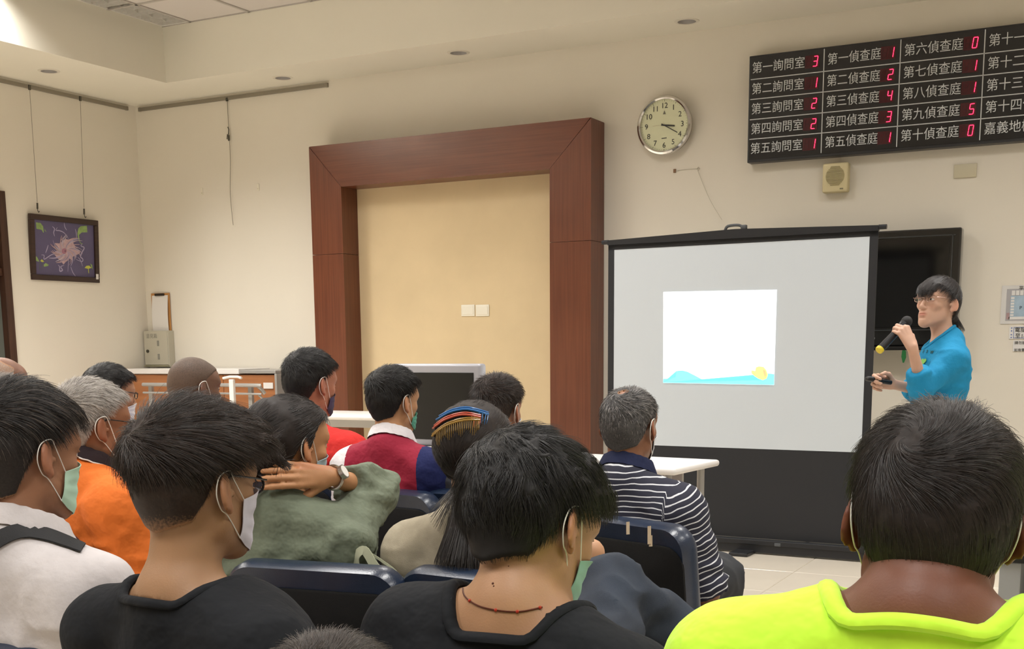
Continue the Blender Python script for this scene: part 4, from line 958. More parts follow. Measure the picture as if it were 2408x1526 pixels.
# ---- hand: wrist W, finger direction d, back-of-hand normal n, thumb side sd (+1: thumb on x = d x n side)
def hand_prims(W, d, n, sd=1, curl=(.5, .6, .65, .7), thumb=.5, s=1.0, spread=.06):
    d = np.array(d, float); d /= np.linalg.norm(d); n = np.array(n, float); n -= (n @ d)*d; n /= np.linalg.norm(n); x = np.cross(d, n)*sd
    R = np.stack([x, d, n], 1); P = []
    kn = [(.027, .086, .002), (.009, .090, .004), (-.009, .086, .003), (-.025, .078, 0)]; seg = [(.042, .025, .021), (.046, .029, .023), (.042, .027, .022), (.033, .020, .019)]; rad = [.0090, .0092, .0088, .0078]
    for i, ((kx, ky, kz), sg, r) in enumerate(zip(kn, seg, rad)):
        P.append(cone((kx*.55, .004, 0), (kx, ky, kz), .0125, r*1.12, k=.010))
        p = np.array([kx, ky, kz]); a = 0; yaw = kx/.027*spread
        for q, L in enumerate(sg):
            a += (curl[i][q] if isinstance(curl[i], (tuple, list)) else curl[i]*(1.0 if q == 0 else 1.1 if q == 1 else .7)); v = np.array([math.sin(yaw)*math.cos(a), math.cos(yaw)*math.cos(a), -math.sin(a)])
            p2 = p+v*L; P.append(cone(p, p2, r*(1-.07*q), r*(.95-.09*q), k=.004)); p = p2
    t0 = np.array([.022, .018, -.006]); t1 = t0+np.array([.024, .032, -.010-.012*thumb]); t2 = t1+np.array([.010-.014*thumb, .030, -.008-.014*thumb]); t3 = t2+np.array([.002-.022*thumb, .022, -.006-.010*thumb])
    P += [cone(t0, t1, .0135, .011, k=.010), cone(t1, t2, .0105, .0095, k=.004), cone(t2, t3, .0095, .0078, k=.004)]
    P += [cone((0, -.012, 0), (0, .03, 0), .019, .021, k=.012, fl=((0, 0, 1), 1.5))]
    return xform(P, R, np.array(W, float), s)

PEOPLE = {}
def skinmat(name, c): return mat('skin_'+name, c, .5, sss=.12, tint=True, bump=.12, bscale=350, spec=.4)
def person(key, label, headpx, hy=0, hp=0, hr=0, ty=0, lx=0, ly=-.04, sc=1.0, wd=1.0, standing=False, shz=0, slen=.92, shtilt=0, fold=1.0, legr=1.0, nby=0, nho=.012, armr=None, neckdrop=-.03, colr=.0115, fem=False, jaw=1.0,
           skin='A87556', hair=None, hmats=None, nstr=3000, prad=.0003, extra=(), shirt=None, sleeve='short', loose=.012, collar=None, mask=None,
           arms=None, legs=None, pants='23252B', hres=.005, headh=.0035, fineh=(), glasses=None, shoes='2A2523', neckhole=.070, col2=None, shirtfn=None, hemz=None, twist=0, hands=True, bodyh=.011):
    """headpx = (x, y, depth) of the head centre in the photograph. Angles in degrees, yaw clockwise from +Y"""
    Hw = atD(*headpx); tyr, hyr = math.radians(ty), math.radians(hy)
    Rt = np.array(Matrix.Rotation(-tyr, 3, 'Z')); off = Rt @ np.array([lx, ly, 0])
    root = np.array([Hw[0]-off[0], Hw[1]-off[1], 0.0])
    Rh = np.array((Matrix.Rotation(-(hyr-tyr), 3, 'Z') @ Matrix.Rotation(-math.radians(hp), 3, 'X') @ Matrix.Rotation(math.radians(hr), 3, 'Y')))
    Th = np.array([lx, ly, Hw[2]]); s = .93*sc
    hz = .53 if not standing else .86
    armr = armr or (.8 if fem else 1.0)
    NB = Th+np.array([0, -.055+nby, -.195])*sc+np.array([0, 0, -shz])+(Rh @ np.array([0, -.0, -.04])-np.array([0, 0, -.04]))*.6
    nt_ = Th+Rh @ (np.array([0, -.024, -.045])*s)
    hipc = np.array([0, 0, hz]); up = NB-hipc; up /= np.linalg.norm(up)
    CH = NB-up*.17*sc+np.array([0, .02, 0]); AB = hipc+(CH-hipc)*.35
    tw = math.radians(twist); sxv = np.array([math.cos(tw), -math.sin(tw), 0])
    SW = .168*sc*wd; SH = {k: NB+sxv*k*SW+np.array([0, 0, -.055*sc+k*shtilt]) for k in (-1, 1)}
    yax = np.array([0, 1., 0])
    def torso(g=0.0):
        T = [ell(hipc+np.array([0, 0, .02]), np.array([.165*wd, .125*wd, .12])+g, k=.06), cone(AB, CH, .148*wd+g, .150*wd+g, k=.06, fl=(yax, 1.28)),
             ell(CH+np.array([0, 0, .03]), np.array([.158*wd, .112*wd, .17*sc])+g, k=.05)]
        for k in (-1, 1):
            T += [cone(NB+sxv*k*.02+np.array([0, .0, .015]), SH[k]+np.array([0, 0, .004]), .050+g, .056*wd+g, k=.045), ell(CH+sxv*k*.085*wd+np.array([0, -.055, .06]), (.07+g, .05+g, .09+g), k=.05)]
        return T
    neck = [cone(NB+np.array([0, .0, -.02]), nt_, .060*wd*(.9 if fem else 1), .054*(.9 if fem else 1)*sc, k=.028), cone(NB+np.array([0, 0, -.06]), NB+np.array([0, .0, .03]), .066*wd, .055*wd, k=.03)]
    # arms
    A = {}
    for k in (-1, 1):
        sh = SH[k]
        if arms and k in arms: el, wr = (np.array(v, float) for v in arms[k][:2])
        else:
            el = sh+np.array([k*.055*wd, .07, -.25*sc]); wr = np.array([k*.10, .30, .645]) if not standing else np.array([k*.25, .08, sh[2]-.5])
        A[k] = (sh, el, wr)
    def arm(k, g=0.0, part='all', tcut=None):
        sh, el, wr = A[k]; L = []
        if part in ('all', 'upper'): L.append(cone(sh, el, .054*wd*armr+g, .041*wd*armr+g, k=.03))
        if part in ('all', 'fore'): L.append(cone(el, wr, .042*wd*armr+g, .026*armr+g*.9, k=.02))
        return L
    body = head_prims(fem, jaw); body = xform(body, Rh, Th, s); B = torso(0)+neck
    for k in (-1, 1):
        B += arm(k)
        if hands:
            sh, el, wr = A[k]
            if arms and k in arms and len(arms[k]) > 2: B += hand_prims(wr, **arms[k][2])
            else:
                d = wr-el; d = d/np.linalg.norm(d)
                B += hand_prims(wr, np.array([-k*.25, .9, -.25]), (0, .2, 1), sd=-k, curl=(.35, .4, .45, .5), s=sc)
    # legs
    Lg = {}
    for k in (-1, 1):
        if legs and k in legs: Lg[k] = [np.array(v, float) for v in legs[k]]
        elif standing: Lg[k] = [np.array([k*.09, 0, hz]), np.array([k*.10, .02, .47]), np.array([k*.10, -.02, .09]), np.array([k*.13, .14, .035])]
        else: Lg[k] = [np.array([k*.10, .0, .53]), np.array([k*.13, .42, .525]), np.array([k*.13, .44, .10]), np.array([k*.14, .58, .04])]
    for k in (-1, 1):
        h_, kn, an, to = Lg[k]
        B += [cone(h_, kn, .078*wd, .056, k=.04), cone(kn, an, .054, .036, k=.02), cone(an+np.array([0, 0, -.04]), to, .036, .028, k=.02)]
    allp = B+body
    hb = .13*sc
    fx = [(Th[0]-hb*.8, Th[0]+hb*.8, headh)]; fy = [(Th[1]-.13, Th[1]+.13, headh)]; fz = [(Th[2]-.14, Th[2]+.14, headh)]
    for (cx_, cy_, cz_, r_, h_) in fineh: fx.append((cx_-r_, cx_+r_, h_)); fy.append((cy_-r_, cy_+r_, h_)); fz.append((cz_-r_, cz_+r_, h_))
    V, Q = solve(allp, bodyh, (fx, fy, fz))
    bodyV, bodyQ = V, Q
    # skin tint: lips, ears, cheeks
    Lc = (V-Th) @ Rh/s; col = np.ones((len(V), 3))
    lip = np.exp(-((Lc[:, 0]/.021)**4+((Lc[:, 2]+.0695)/.0095)**2))*(Lc[:, 1] > .085); ear = fade(np.abs(Lc[:, 0]), .083, .090)*(np.abs(Lc[:, 2]) < .06)*(np.abs(Lc[:, 1]) < .06)
    chk = np.exp(-(((np.abs(Lc[:, 0])-.04)/.02)**2+((Lc[:, 2]+.03)/.02)**2))*(Lc[:, 1] > .02)
    brow = np.exp(-((((np.abs(Lc[:, 0])-.033)/.017)**4)+((Lc[:, 2]-.0225+.25*(np.abs(Lc[:, 0])-.03)**1)/.0032)**2))*(Lc[:, 1] > .05)
    for a_, cc in ((lip, (.82, .52, .52)), (ear*.7, (1.0, .78, .72)), (chk*.5, (1.0, .88, .85)), (brow*.85, (.30, .27, .25))):
        col = col*(1-a_[:, None])+col*np.array(cc)*a_[:, None]
    nz_ = vnoise(V, 45, 3)[:, None]*.05; col = col*(1+nz_)
    SK = skinmat(key, skin)
    pobj = npmesh('person', V, Q, SK, None, col=col); pobj.location = root; pobj.rotation_euler = (0, 0, -tyr); tagp(pobj, label, 'person')
    # eyes
    for k in (-1, 1):
        e0 = Th+Rh @ (np.array([k*.031, .0775, .002])*s)
        b_ = MB().ball((0, 0, 0), .0125*s, 3); o = b_.out('eye', mat('eye_white', 'D8D2CC', .25), pobj, True); o.location = e0
        e1 = Rh @ np.array([-.0, .0122*s, 0]); b2 = MB().ball((0, 0, 0), .0053*s, 2, (1, .35, 1)); o2 = b2.out('iris', mat('iris_dark', '1E1410', .15), o, True); o2.location = e1*.93; o2.rotation_euler = Matrix(Rh.tolist()).to_euler()
    # hair
    if hair is not None:
        make_hair('hair', hair, Rh, Th, s, pobj, hres, nstr, prad, hmats[0], hmats[1], extra)
    # shirt
    g = loose
    if shirt is not None:
        Sp = torso(g)
        cuts = {}
        for k in (-1, 1):
            sh, el, wr = A[k]; d = el-sh; Ld = np.linalg.norm(d); d = d/Ld
            if sleeve == 'short':
                c = sh+d*Ld*slen*.87; Sp.append(cone(sh, sh+d*Ld*1.05, .056*wd+g+.004, .050*wd+g+.006, k=.035, clip=[(c, d)])); cuts[k] = (c, d)
            elif sleeve == 'long':
                d2 = wr-el; L2 = np.linalg.norm(d2); d2 = d2/L2; c = el+d2*L2*(arms[k][3] if arms and k in arms and len(arms[k]) > 3 else .93)
                Sp.append(cone(sh, el, .055*wd*armr+g, .046*wd*armr+g+.004, k=.035)); Sp.append(cone(el, wr, .046*wd*armr+g+.004, .032*armr+g, k=.02, clip=[(c, d2)]))
        axn0 = (nt_-NB)/np.linalg.norm(nt_-NB); axn0 = axn0*.75+np.array([0, .12, .25]); axn0 /= np.linalg.norm(axn0); Sp += [cone(NB+np.array([0, 0, -.06]), NB+np.array([0, 0, .03]), .066*wd+g, .055*wd+g, k=.03)]
        hc0 = NB+np.array([0, nho, neckdrop]); hb_ = [cone(hc0, hc0+axn0*.3, neckhole, neckhole, k=.006, op='-', clip=[(hc0, -axn0)])]
        Sp += hb_
        hem = (hz-.06) if hemz is None else hemz
        def ex(F, A_): 
            return np.maximum(F, (hem-A_[2])[None, None, :])
        Fb = field_pts(Sp, bodyV); inn = (Fb < .001)&(bodyV[:, 2] > hem); Nb = vnormals(bodyV, bodyQ); pv = bodyV.copy(); pv[inn] -= Nb[inn]*(np.clip(Fb[inn]+.024, 0, .024)*fade(-Fb[inn], .0, .007))[:, None]
        pobj.data.vertices.foreach_set('co', pv.astype(f32).ravel()); pobj.data.update()
        V2, Q2 = solve(Sp, .0075 if bodyh < .011 or headh < .0034 else .009, extra=ex)
        N2 = vnormals(V2, Q2); sd_ = sum(map(ord, key)) % 37
        amp = np.ones(len(V2))*.0045*fold
        for k in (-1, 1):
            sh, el, wr = A[k]; d_ = np.linalg.norm(V2-(sh+np.array([-k*.03, 0, -.07])), axis=1); amp += .011*fold*np.exp(-(d_/.07)**2)
            d_ = np.linalg.norm(V2-el, axis=1); amp += .011*fold*np.exp(-(d_/.08)**2)*(1 if sleeve == 'long' else .4)
        amp += .007*fade(hz+.20-V2[:, 2], 0, .16)
        wv = V2+.03*np.stack([vnoise(V2, 9, sd_), vnoise(V2, 9, sd_+1), vnoise(V2, 9, sd_+2)], 1)
        rid = 1-2*np.abs(vnoise(wv*np.array([.8, .8, 1.9]), 13, sd_)); rid2 = 1-2*np.abs(vnoise(wv*np.array([1.6, 1.0, 1.0]), 11, sd_+4))
        disp = amp*(.75*rid+.45*rid2)*fade(np.linalg.norm(V2-NB, axis=1), .07, .13)
        V2 = V2+N2*disp[:, None]
        sv = V2[:, 2]-NB[2]; reg = np.zeros(len(V2))
        for k in (-1, 1):
            sh, el, wr = A[k]; d = el-sh; d /= np.linalg.norm(d); al = (V2-sh) @ d; rad = np.linalg.norm(V2-sh-al[:, None]*d, axis=1)
            sd2 = ((V2-SH[k]) @ sxv)*k; ison = (sd2 > -.01) & (rad < .10*wd) & (al > -.09); reg = np.where(ison, k*2.0, reg); sv = np.where(ison, -al*.9-.05, sv)
        sv = sv+.006*vnoise(V2, 14, 3)+.003*vnoise(V2, 40, 4); mi = None; ms = [shirt]
        if shirtfn is not None: mi, ms = shirtfn(V2, Q2, NB, SH, reg)
        sh_o = npmesh('shirt', V2, Q2, ms, pobj, attrs={'stripe': sv, 'region': reg}, mi=mi)
        # neckline finish: points where a ring round the neck meets the shirt
        axn = axn0; xa = np.cross([0, 1, 0], axn); xa /= np.linalg.norm(xa); ya = np.cross(axn, xa)
        def ringpt(a, rr_, lift=0, dz=0):
            b0 = hc0+(xa*math.cos(a)+ya*math.sin(a))*rr_
            ts = np.linspace(.16, -.12, 90); P = b0[None]+axn[None]*ts[:, None]; F = field_pts([p_ for p_ in Sp if p_['op'] == '+'], P); i_ = int(np.argmax(F < 0)) if F.min() < 0 else 89
            if ts[i_] >= dz: return P[i_]+axn*lift
            rs_ = np.linspace(.22, .03, 120); u_ = xa*math.cos(a)+ya*math.sin(a); P = hc0[None]+axn[None]*dz+u_[None]*rs_[:, None]; F = field_pts([p_ for p_ in Sp if p_['op'] == '+'], P); i_ = int(np.argmax(F < 0)) if F.min() < 0 else 70
            return P[i_]+axn*lift
        if collar is None or collar[0] == 'crew':
            cm_ = collar[1] if collar else shirt
            ring = [ringpt(2*PI*q/60, neckhole+.006, .001) for q in range(60)]
            ring = np.array(ring)
            for _ in range(2): ring = (np.roll(ring, 1, 0)+2*ring+np.roll(ring, -1, 0))/4
            MB().tube([Vector(p)-Vector(axn)*.003 for p in ring], colr, 10, closed=True, flat=.75).out('collar', cm_, pobj, True)
        elif collar[0] == 'polo':
            G = []
            for q in range(41):
                a = 2*PI*(q/40)*.97+PI/2+.05; base = ringpt(a, neckhole+.004, 0); front = max(0, math.cos(a-PI/2))
                up_ = axn*(.034*(1-.25*front)); ou = (xa*math.cos(a)+ya*math.sin(a))
                G.append([base-axn*.004, base+up_*.55-ou*.006, base+up_-ou*.010, base+up_*.95+ou*.002, base+up_*.4+ou*.010, base+up_*0-axn*.006+ou*(.014+.012*front)])
            c_o = MB().grid(G, .0015).out('collar', collar[1], pobj, True)
            if len(collar) > 2:
                MB().tube([Vector(g_[5])+Vector((0, 0, .001)) for g_ in G], .0022, 6).out('collar_piping', collar[2], pobj, True)
    else: cuts = {}
    # trousers and shoes
    g2 = .012; Tp = [ell(hipc+np.array([0, -.0, .0]), np.array([.168*wd, .128*wd, .115])+g2*.6, k=.05)]
    PM = pants if not isinstance(pants, str) else mat('trousers_'+pants, pants, .85, bump=.3, bscale=500, var=.06, vscale=12)
    for k in (-1, 1):
        h_, kn, an, to = Lg[k]; d = an-kn; Ld = np.linalg.norm(d); d = d/Ld; c = kn+d*(Ld*.93)
        lr = legr if k > 0 else 1.0; Tp += [cone(h_, kn, .082*wd*lr+g2, (.062+g2)*lr, k=.03*lr), cone(kn, an, (.060+g2)*lr, .047+g2, k=.03*lr*lr*lr, clip=[(c, d)])]
    V3, Q3 = solve(Tp, .0095); N3 = vnormals(V3, Q3)
    wv = V3+.03*np.stack([vnoise(V3, 9, 1), vnoise(V3, 9, 2), vnoise(V3, 9, 3)], 1); kn_amp = np.zeros(len(V3))
    for k in (-1, 1): kn_amp += np.exp(-(np.linalg.norm(V3-Lg[k][1], axis=1)/.12)**2)
    V3 = V3+N3*((.005+.006*kn_amp)*(1-2*np.abs(vnoise(wv*np.array([.8, 1.2, 1.6]), 15, 8))))[:, None]
    npmesh('trousers', V3, Q3, PM, pobj)
    SM = mat('shoe_'+shoes, shoes, .45)
    for k in (-1, 1):
        h_, kn, an, to = Lg[k]; f_ = to-an; f_[2] = 0 if abs(f_[2]) < .2 else f_[2]; V4, Q4 = solve([cone(an+np.array([0, -.02, -.045]), to+np.array([0, .03, -.005]), .042, .036, k=.02), cone(an, an+np.array([0, 0, -.05]), .045, .046, k=.03)], .009)
        V4[:, 2] = np.maximum(V4[:, 2], an[2]-.092) if (an[2] < .2) else V4[:, 2]
        npmesh('shoe', V4, Q4, SM, pobj)
    # mask
    if mask is not None:
        hp_ = head_prims(fem, jaw); hp2 = [p_ for p_ in hp_ if p_['op'] == '+' and abs(p_.get('c', np.zeros(3))[0]) < .07]
        ztop, zbot = mask.get('top', .0), mask.get('bot', -.118); nu, nv = 19, 15; G = []
        for i in range(nu):
            u = i/(nu-1)*2-1; ang = u*math.radians(66); row = []
            for j in range(nv):
                v = j/(nv-1); zt2 = ztop-.012*abs(u)**2-.010*abs(u); zb2 = zbot+.030*abs(u)**1.5; z = zt2+(zb2-zt2)*v
                dr = np.array([math.sin(ang), math.cos(ang), 0]); c0 = np.array([0, .005, z]); ts = np.linspace(.14, .02, 120); Pp = c0[None]+dr[None]*ts[:, None]
                F = field_pts(hp2, Pp); i_ = int(np.argmax(F < .003)); r_ = ts[i_] if F.min() < .003 else .055
                row.append(r_)
            G.append(row)
        G = np.array(G)
        for _ in range(3):
            Gs = G.copy(); Gs[1:-1] = (G[:-2]+2*G[1:-1]+G[2:])/4; Gs[:, 1:-1] = (Gs[:, :-2]+2*Gs[:, 1:-1]+Gs[:, 2:])/4; G = np.maximum(Gs, G*.0+Gs)
        P3 = []
        for i in range(nu):
            u = i/(nu-1)*2-1; ang = u*math.radians(66); row = []
            for j in range(nv):
                v = j/(nv-1); zt2 = ztop-.012*abs(u)**2-.010*abs(u); zb2 = zbot+.030*abs(u)**1.5; z = zt2+(zb2-zt2)*v
                pl = .0012*math.cos(v*PI*7)*(1-abs(u)**4); r_ = G[i, j]+.004+pl
                row.append(Th+Rh @ (np.array([math.sin(ang)*r_, .005+math.cos(ang)*r_, z])*s))
            P3.append(row)
        mo = MB().grid(P3, .0012).out('face_mask', mask['mat'], pobj, True)
        for k in (-1, 1):
            a_ = P3[-1 if k > 0 else 0][0]; b_ = P3[-1 if k > 0 else 0][-1]
            pth = [a_]+[Th+Rh @ (np.array(q_)*s) for q_ in ((k*.0835, .006, .012), (k*.0890, -.008, .028), (k*.0915, -.032, .018), (k*.0900, -.038, -.010), (k*.084, -.024, -.036), (k*.077, -.004, -.048))]+[b_]
            MB().tube(smooth_curve([Vector(q_) for q_ in pth], 5), .0010 if headpx[2] < 2.6 else .0014, 6).out('ear_loop', mat('ear_loop_white', 'E9E6E0', .6), mo, True)
    if glasses is not None:
        gm = mat('glasses_'+glasses[0], glasses[0], .25, metal=glasses[1]); go = MB(); T_ = lambda q_: Vector(Th+Rh @ (np.array(q_)*s))
        for k in (-1, 1):
            go.tube([T_((k*.086, -.018, .012)), T_((k*.081, .004, .020)), T_((k*.074, .06, .014)), T_((k*.066, .094, .010))], .0017, 6)
            go.tube([T_((k*(.034+.023*math.cos(2*PI*q/24)), .1035-.012*abs(math.cos(2*PI*q/24)+1)*.35, .002+.0145*math.sin(2*PI*q/24))) for q in range(24)], glasses[2], 6, closed=True)
        go.tube([T_((-.012, .108, .004)), T_((0, .112, .007)), T_((.012, .108, .004))], .0014, 6)
        g_o = go.out('glasses', gm, pobj, True)
        for k in (-1, 1):
            lb = MB(); vs = [lb.bm.verts.new(T_((k*(.034+.022*math.cos(2*PI*q/24)), .1035-.012*abs(math.cos(2*PI*q/24)+1)*.35, .002+.0138*math.sin(2*PI*q/24)))) for q in range(24)]; lb.bm.faces.new(vs)
            lb.out('lens', mat('lens_glass', (.95, .97, .97), .02, trans=.95, alpha=.25), g_o)
    PEOPLE[key] = dict(obj=pobj, root=root, Rt=Rt, Rh=Rh, Th=Th, s=s, NB=NB, SH=SH, A=A, nt=nt_, hip=hipc)
    return pobj
def local(key_root, tyd, P):      # world -> person frame
    Rt = np.array(Matrix.Rotation(-math.radians(tyd), 3, 'Z')); return Rt.T @ (np.array(P)-key_root)
def root_of(headpx, ty, lx=0, ly=-.04):
    Hw = atD(*headpx); Rt = np.array(Matrix.Rotation(-math.radians(ty), 3, 'Z')); off = Rt @ np.array([lx, ly, 0]); return np.array([Hw[0]-off[0], Hw[1]-off[1], 0.0])
# ------------------------------------------------------------------ clothes materials
def cloth(name, c, rough=.85, bump=.55, bs=16, var=.04, sheen=.0): return mat('cloth_'+name, c, rough, bump=bump, bscale=bs, var=var, vscale=14, sheen=sheen, spec=.25, bdist=.02)
HB = hairmat('hair_black', '0B0A0A', '1E1B1A', rng=(-.4, .2)); HBb = hairmat('hair_brownblack', '100D0C', '2E2420')
HGR = hairmat('hair_greying', '171718', '3A3838', .30, '9A9694'); HWH = hairmat('hair_silver', '6E6762', '9A938C', .55, 'C9C3BD', rough=.5)
HSH = hairmat('hair_stubble', '1C1A18', '2C2824', .1, '5A544E', skin='5E4C40')
HFR = hairmat('hair_fringe', '120E0D', '3B2B22'); HCH = hairmat('hair_child', '2A2421', '4A403A', .0)
BLU = cloth('blue_top', '1E86B4', .8)

# man in neon yellow, nearest on the right
NEON = cloth('neon', 'C4F53C', .7, sheen=.2)
person('neon', 'man in a neon yellow T-shirt seen from behind, nearest on the right', (2192, 1222, 1.36), hy=-12, hp=8, hr=3, ty=-4, fold=.7, nho=-.004, nby=-.02, skin='6E4330', wd=1.12, sc=1.03, shz=-.080,
       hair=dict(top=.016, side=.012, napet=.006, ltop=.042, lside=.028, lifttop=.12, liftside=.12, nape=-.082, whorl=(-.030, -.088, .082), swirl=1.3, messy=.15, lump=.003, seed=3, grav=.8), hmats=HBb, nstr=17000, prad=.00030,
       shirt=NEON, collar=('crew', NEON), neckhole=.096, neckdrop=-.004, hres=.004, mask=dict(mat=mat('mask_neon_side', 'D7DCD8', .8), top=.0, bot=-.118), pants='3A3D44', bodyh=.010)
# centre young man
CB = cloth('black_tee', '15171B', .85, var=.08)
c_hp = (1262, 1243, 1.76); cty = 2
cr_ = root_of(c_hp, cty, .02, .06)
Lk = lambda P: local(cr_, cty, P)
kn = Lk(atD(1436, 1390, 2.36)); an = Lk(atD(1690, 1560, 2.46))
person('centre', 'young man with wavy black hair, head bowed, black T-shirt and one denim knee raised', c_hp, hy=19, hp=25, hr=-8, fold=.6, ty=cty, lx=.02, ly=.06, skin='A9805F', sc=1.0, wd=1.02, shz=-.06, shtilt=-.02, nho=-.0,
       hair=dict(top=.026, side=.012, napet=.005, ltop=.046, lside=.026, lifttop=.04, liftside=.06, tw=(-.05, .03), t0=-.03, t1=.09, nape=-.088, whorl=(.0, -.07, .105), swirl=.9, messy=.12, lump=.0065, seed=8, backb=.008, clump=2.5, fade0=.0016, fade1=.003), hmats=HB, nstr=16000, prad=.00034,
       shirt=CB, collar=('crew', CB), neckhole=.096, neckdrop=-.022, colr=.010, hres=.004, mask=dict(mat=mat('mask_teal', '8FBBAE', .8), top=-.02, bot=-.125), legr=.86, pants=mat('denim', '222B39', .85, bump=.6, bscale=900, var=.22, vscale=9),
       legs={1: [np.array([.10, .02, .53]), kn, an, an+np.array([.10, .06, -.03])], -1: [np.array([-.10, 0, .53]), np.array([-.12, .42, .53]), np.array([-.12, .45, .10]), np.array([-.12, .58, .04])]}, bodyh=.010)
# black T-shirt man with a fringe on the left
person('fringe', 'young man in a black T-shirt with swept dark fringe, dark glasses and white mask', (468, 1145, 1.95), hy=9, hp=4, hr=-3, ty=5, fold=.6, skin='A07A5A', wd=1.0, sc=1.0, ly=-.02, lx=-.155,
       hair=dict(top=.030, side=.007, napet=.003, ltop=.06, lside=.012, lifttop=.25, nape=-.080, whorl=(.0, -.075, .10), swirl=.8, messy=.16, lump=.005, seed=5, frontb=.010, keepd=.02, t0=.015, t1=.075, fwd=1.2, fade1=.006, lext=.035, dext=(.5, .6, -.6)), hmats=HFR, nstr=14000, prad=.00034,
       extra=(cone((.03, .06, .105), (.062, .118, .050), .026, .012, k=.02), cone((-.02, .07, .11), (.01, .122, .065), .024, .012, k=.02)),
       shirt=CB, collar=('crew', CB), neckhole=.088, neckdrop=.012, nho=.006, colr=.009, hres=.004, mask=dict(mat=mat('mask_lilac', 'DAD8E6', .8), top=.0), glasses=('1B1B1D', .3, .0022), bodyh=.010)
# white shirt man far left foreground
WS = mat('white_crinkle', 'C4BEBE', .85, bump=.8, bscale=60, var=.04, vscale=30)
person('whiteshirt', 'man in a white crinkled shirt with a black shoulder strap at the left edge', (62, 1068, 2.25), hy=7, hp=6, hr=-2, ty=-4, skin='94694F', wd=1.08, sc=1.03,
       hair=dict(top=.022, side=.010, napet=.006, ltop=.05, lside=.018, lifttop=.18, nape=-.10, whorl=(.0, -.085, .08), messy=.14, lump=.003, seed=2), hmats=hairmat('hair_salt_sides', '0F0D0D', '292322', .12, '6E6258'), nstr=9000, prad=.0004,
       shirt=WS, collar=('polo', WS), neckhole=.078, hres=.0045, loose=.018, mask=dict(mat=mat('mask_mint', 'B9DCC6', .8), top=-.01), sleeve='short', bodyh=.010, fold=1.5, neckdrop=-.01, slen=1.15)
# headband woman
BEI = mat('cloth_beige_print', 'A59B86', .9, bump=.4, bscale=500, var=.12, vscale=30)
b_hp = (1120, 1060, 2.98); brt = root_of(b_hp, -5, 0, -.03)
Lb = lambda P: local(brt, -5, P)
sh_e = Lb(atD(1388, 1300, 2.95)); wr_e = Lb(atD(1368, 1352, 3.12))
person('combs', 'woman with a long ponytail and coloured combs in her dark hair', b_hp, hy=-6, hp=2, ty=-5, ly=-.03, skin='B08565', fem=True, wd=.92, sc=1.0,
       arms={1: (sh_e, wr_e, dict(d=(-.2, .3, -1), n=(.4, .8, .3), sd=-1, curl=(1.0, 1.1, 1.1, 1.1), thumb=.8, s=.9))}, fineh=((*wr_e, .07, .005),),
       hair=dict(top=.014, side=.013, napet=.010, ltop=.05, lside=.05, lifttop=.04, liftside=.03, nape=-.075, whorl=(0, .05, .12), swirl=0, messy=.05, lump=.0012, seed=4, overear=1, grav=.6, fwd=-1.0, backb=.012, lext=.12, dext=(0, -.05, -1.)), hmats=HBb, nstr=9000, prad=.00045,
       extra=(cone((.035, -.102, -.055), (.04, -.130, -.10), .024, .034, k=.02), cone((.04, -.130, -.10), (.050, -.148, -.20), .042, .058, k=.02), cone((.050, -.148, -.20), (.06, -.150, -.30), .058, .050, k=.03)),
       shirt=BEI, sleeve='short', glasses=('7A5A2A', .4, .0016), hres=.005, neckhole=.066, pants='2B2C31')
# green jacket woman
GRN = cloth('sage_jacket', '6C7463', .85, var=.08, bump=.9)
g_hp = (688, 1046, 3.10); gty = -8; grt = root_of(g_hp, gty, -.06, -.03); Lg_ = lambda P: local(grt, gty, P)
el_g = Lg_(atD(872, 1150, 3.26)); wr_g = Lg_(atD(775, 1120, 3.06)); fin = Lg_(atD(664, 1114, 2.99))
person('green', 'woman in a sage green jacket holding the back of her neck, wearing a wristwatch', g_hp, hy=16, hp=4, ty=gty, ly=-.03, lx=-.06, skin='B4835C', fem=True, wd=1.0, sc=1.0,
       arms={1: (el_g, wr_g, dict(d=(fin-wr_g), n=(.25, -.9, .25), sd=-1, curl=(.22, .25, .28, .3), thumb=.2, s=.98), .52)}, fineh=((*((wr_g+fin)/2), .10, .005),),
       hair=dict(top=.016, side=.016, napet=.012, ltop=.05, lside=.05, lifttop=.05, liftside=.04, nape=-.085, whorl=(0, .05, .12), swirl=0, messy=.07, lump=.0016, seed=6, overear=1, grav=.3, fwd=-1.0, backb=.012, lext=.07, dext=(-.2, -.3, -1.)), hmats=HBb, nstr=7500, prad=.0005,
       extra=(cone((-.0, -.118, -.045), (-.022, -.155, -.085), .026, .032, k=.02), cone((-.022, -.155, -.085), (-.030, -.150, -.15), .036, .018, k=.02)),
       shirt=GRN, sleeve='long', loose=.015, mask=dict(mat=mat('mask_sky', 'A9C4D2', .8), top=-.02), hres=.005, neckhole=.072, pants='2B2C31', fold=2.2)
# orange polo man
ORG = cloth('orange_polo', 'D96F2B', .8)
person('orange', 'grey-haired man in an orange polo shirt with dark collar, glasses and white mask', (222, 1000, 3.50), hy=20, hp=3, ty=14, fold=1.5, skin='8E5F44', wd=1.1, sc=1.06, shz=-.045,
       hair=dict(top=.014, side=.010, napet=.005, ltop=.025, lside=.014, lifttop=.45, liftside=.25, nape=-.095, whorl=(0, -.085, .07), messy=.25, lump=.003, seed=7), hmats=HWH, nstr=7500, prad=.0005,
       neckdrop=-.012, shirt=ORG, collar=('polo', cloth('dark_collar', '2A1F22', .85), cloth('white_piping', 'DDD8D2', .8)), neckhole=.076, mask=dict(mat=mat('mask_white', 'DCE0E4', .8), top=-.03), glasses=('26221F', .3, .0018), hres=.005, pants='33353A')
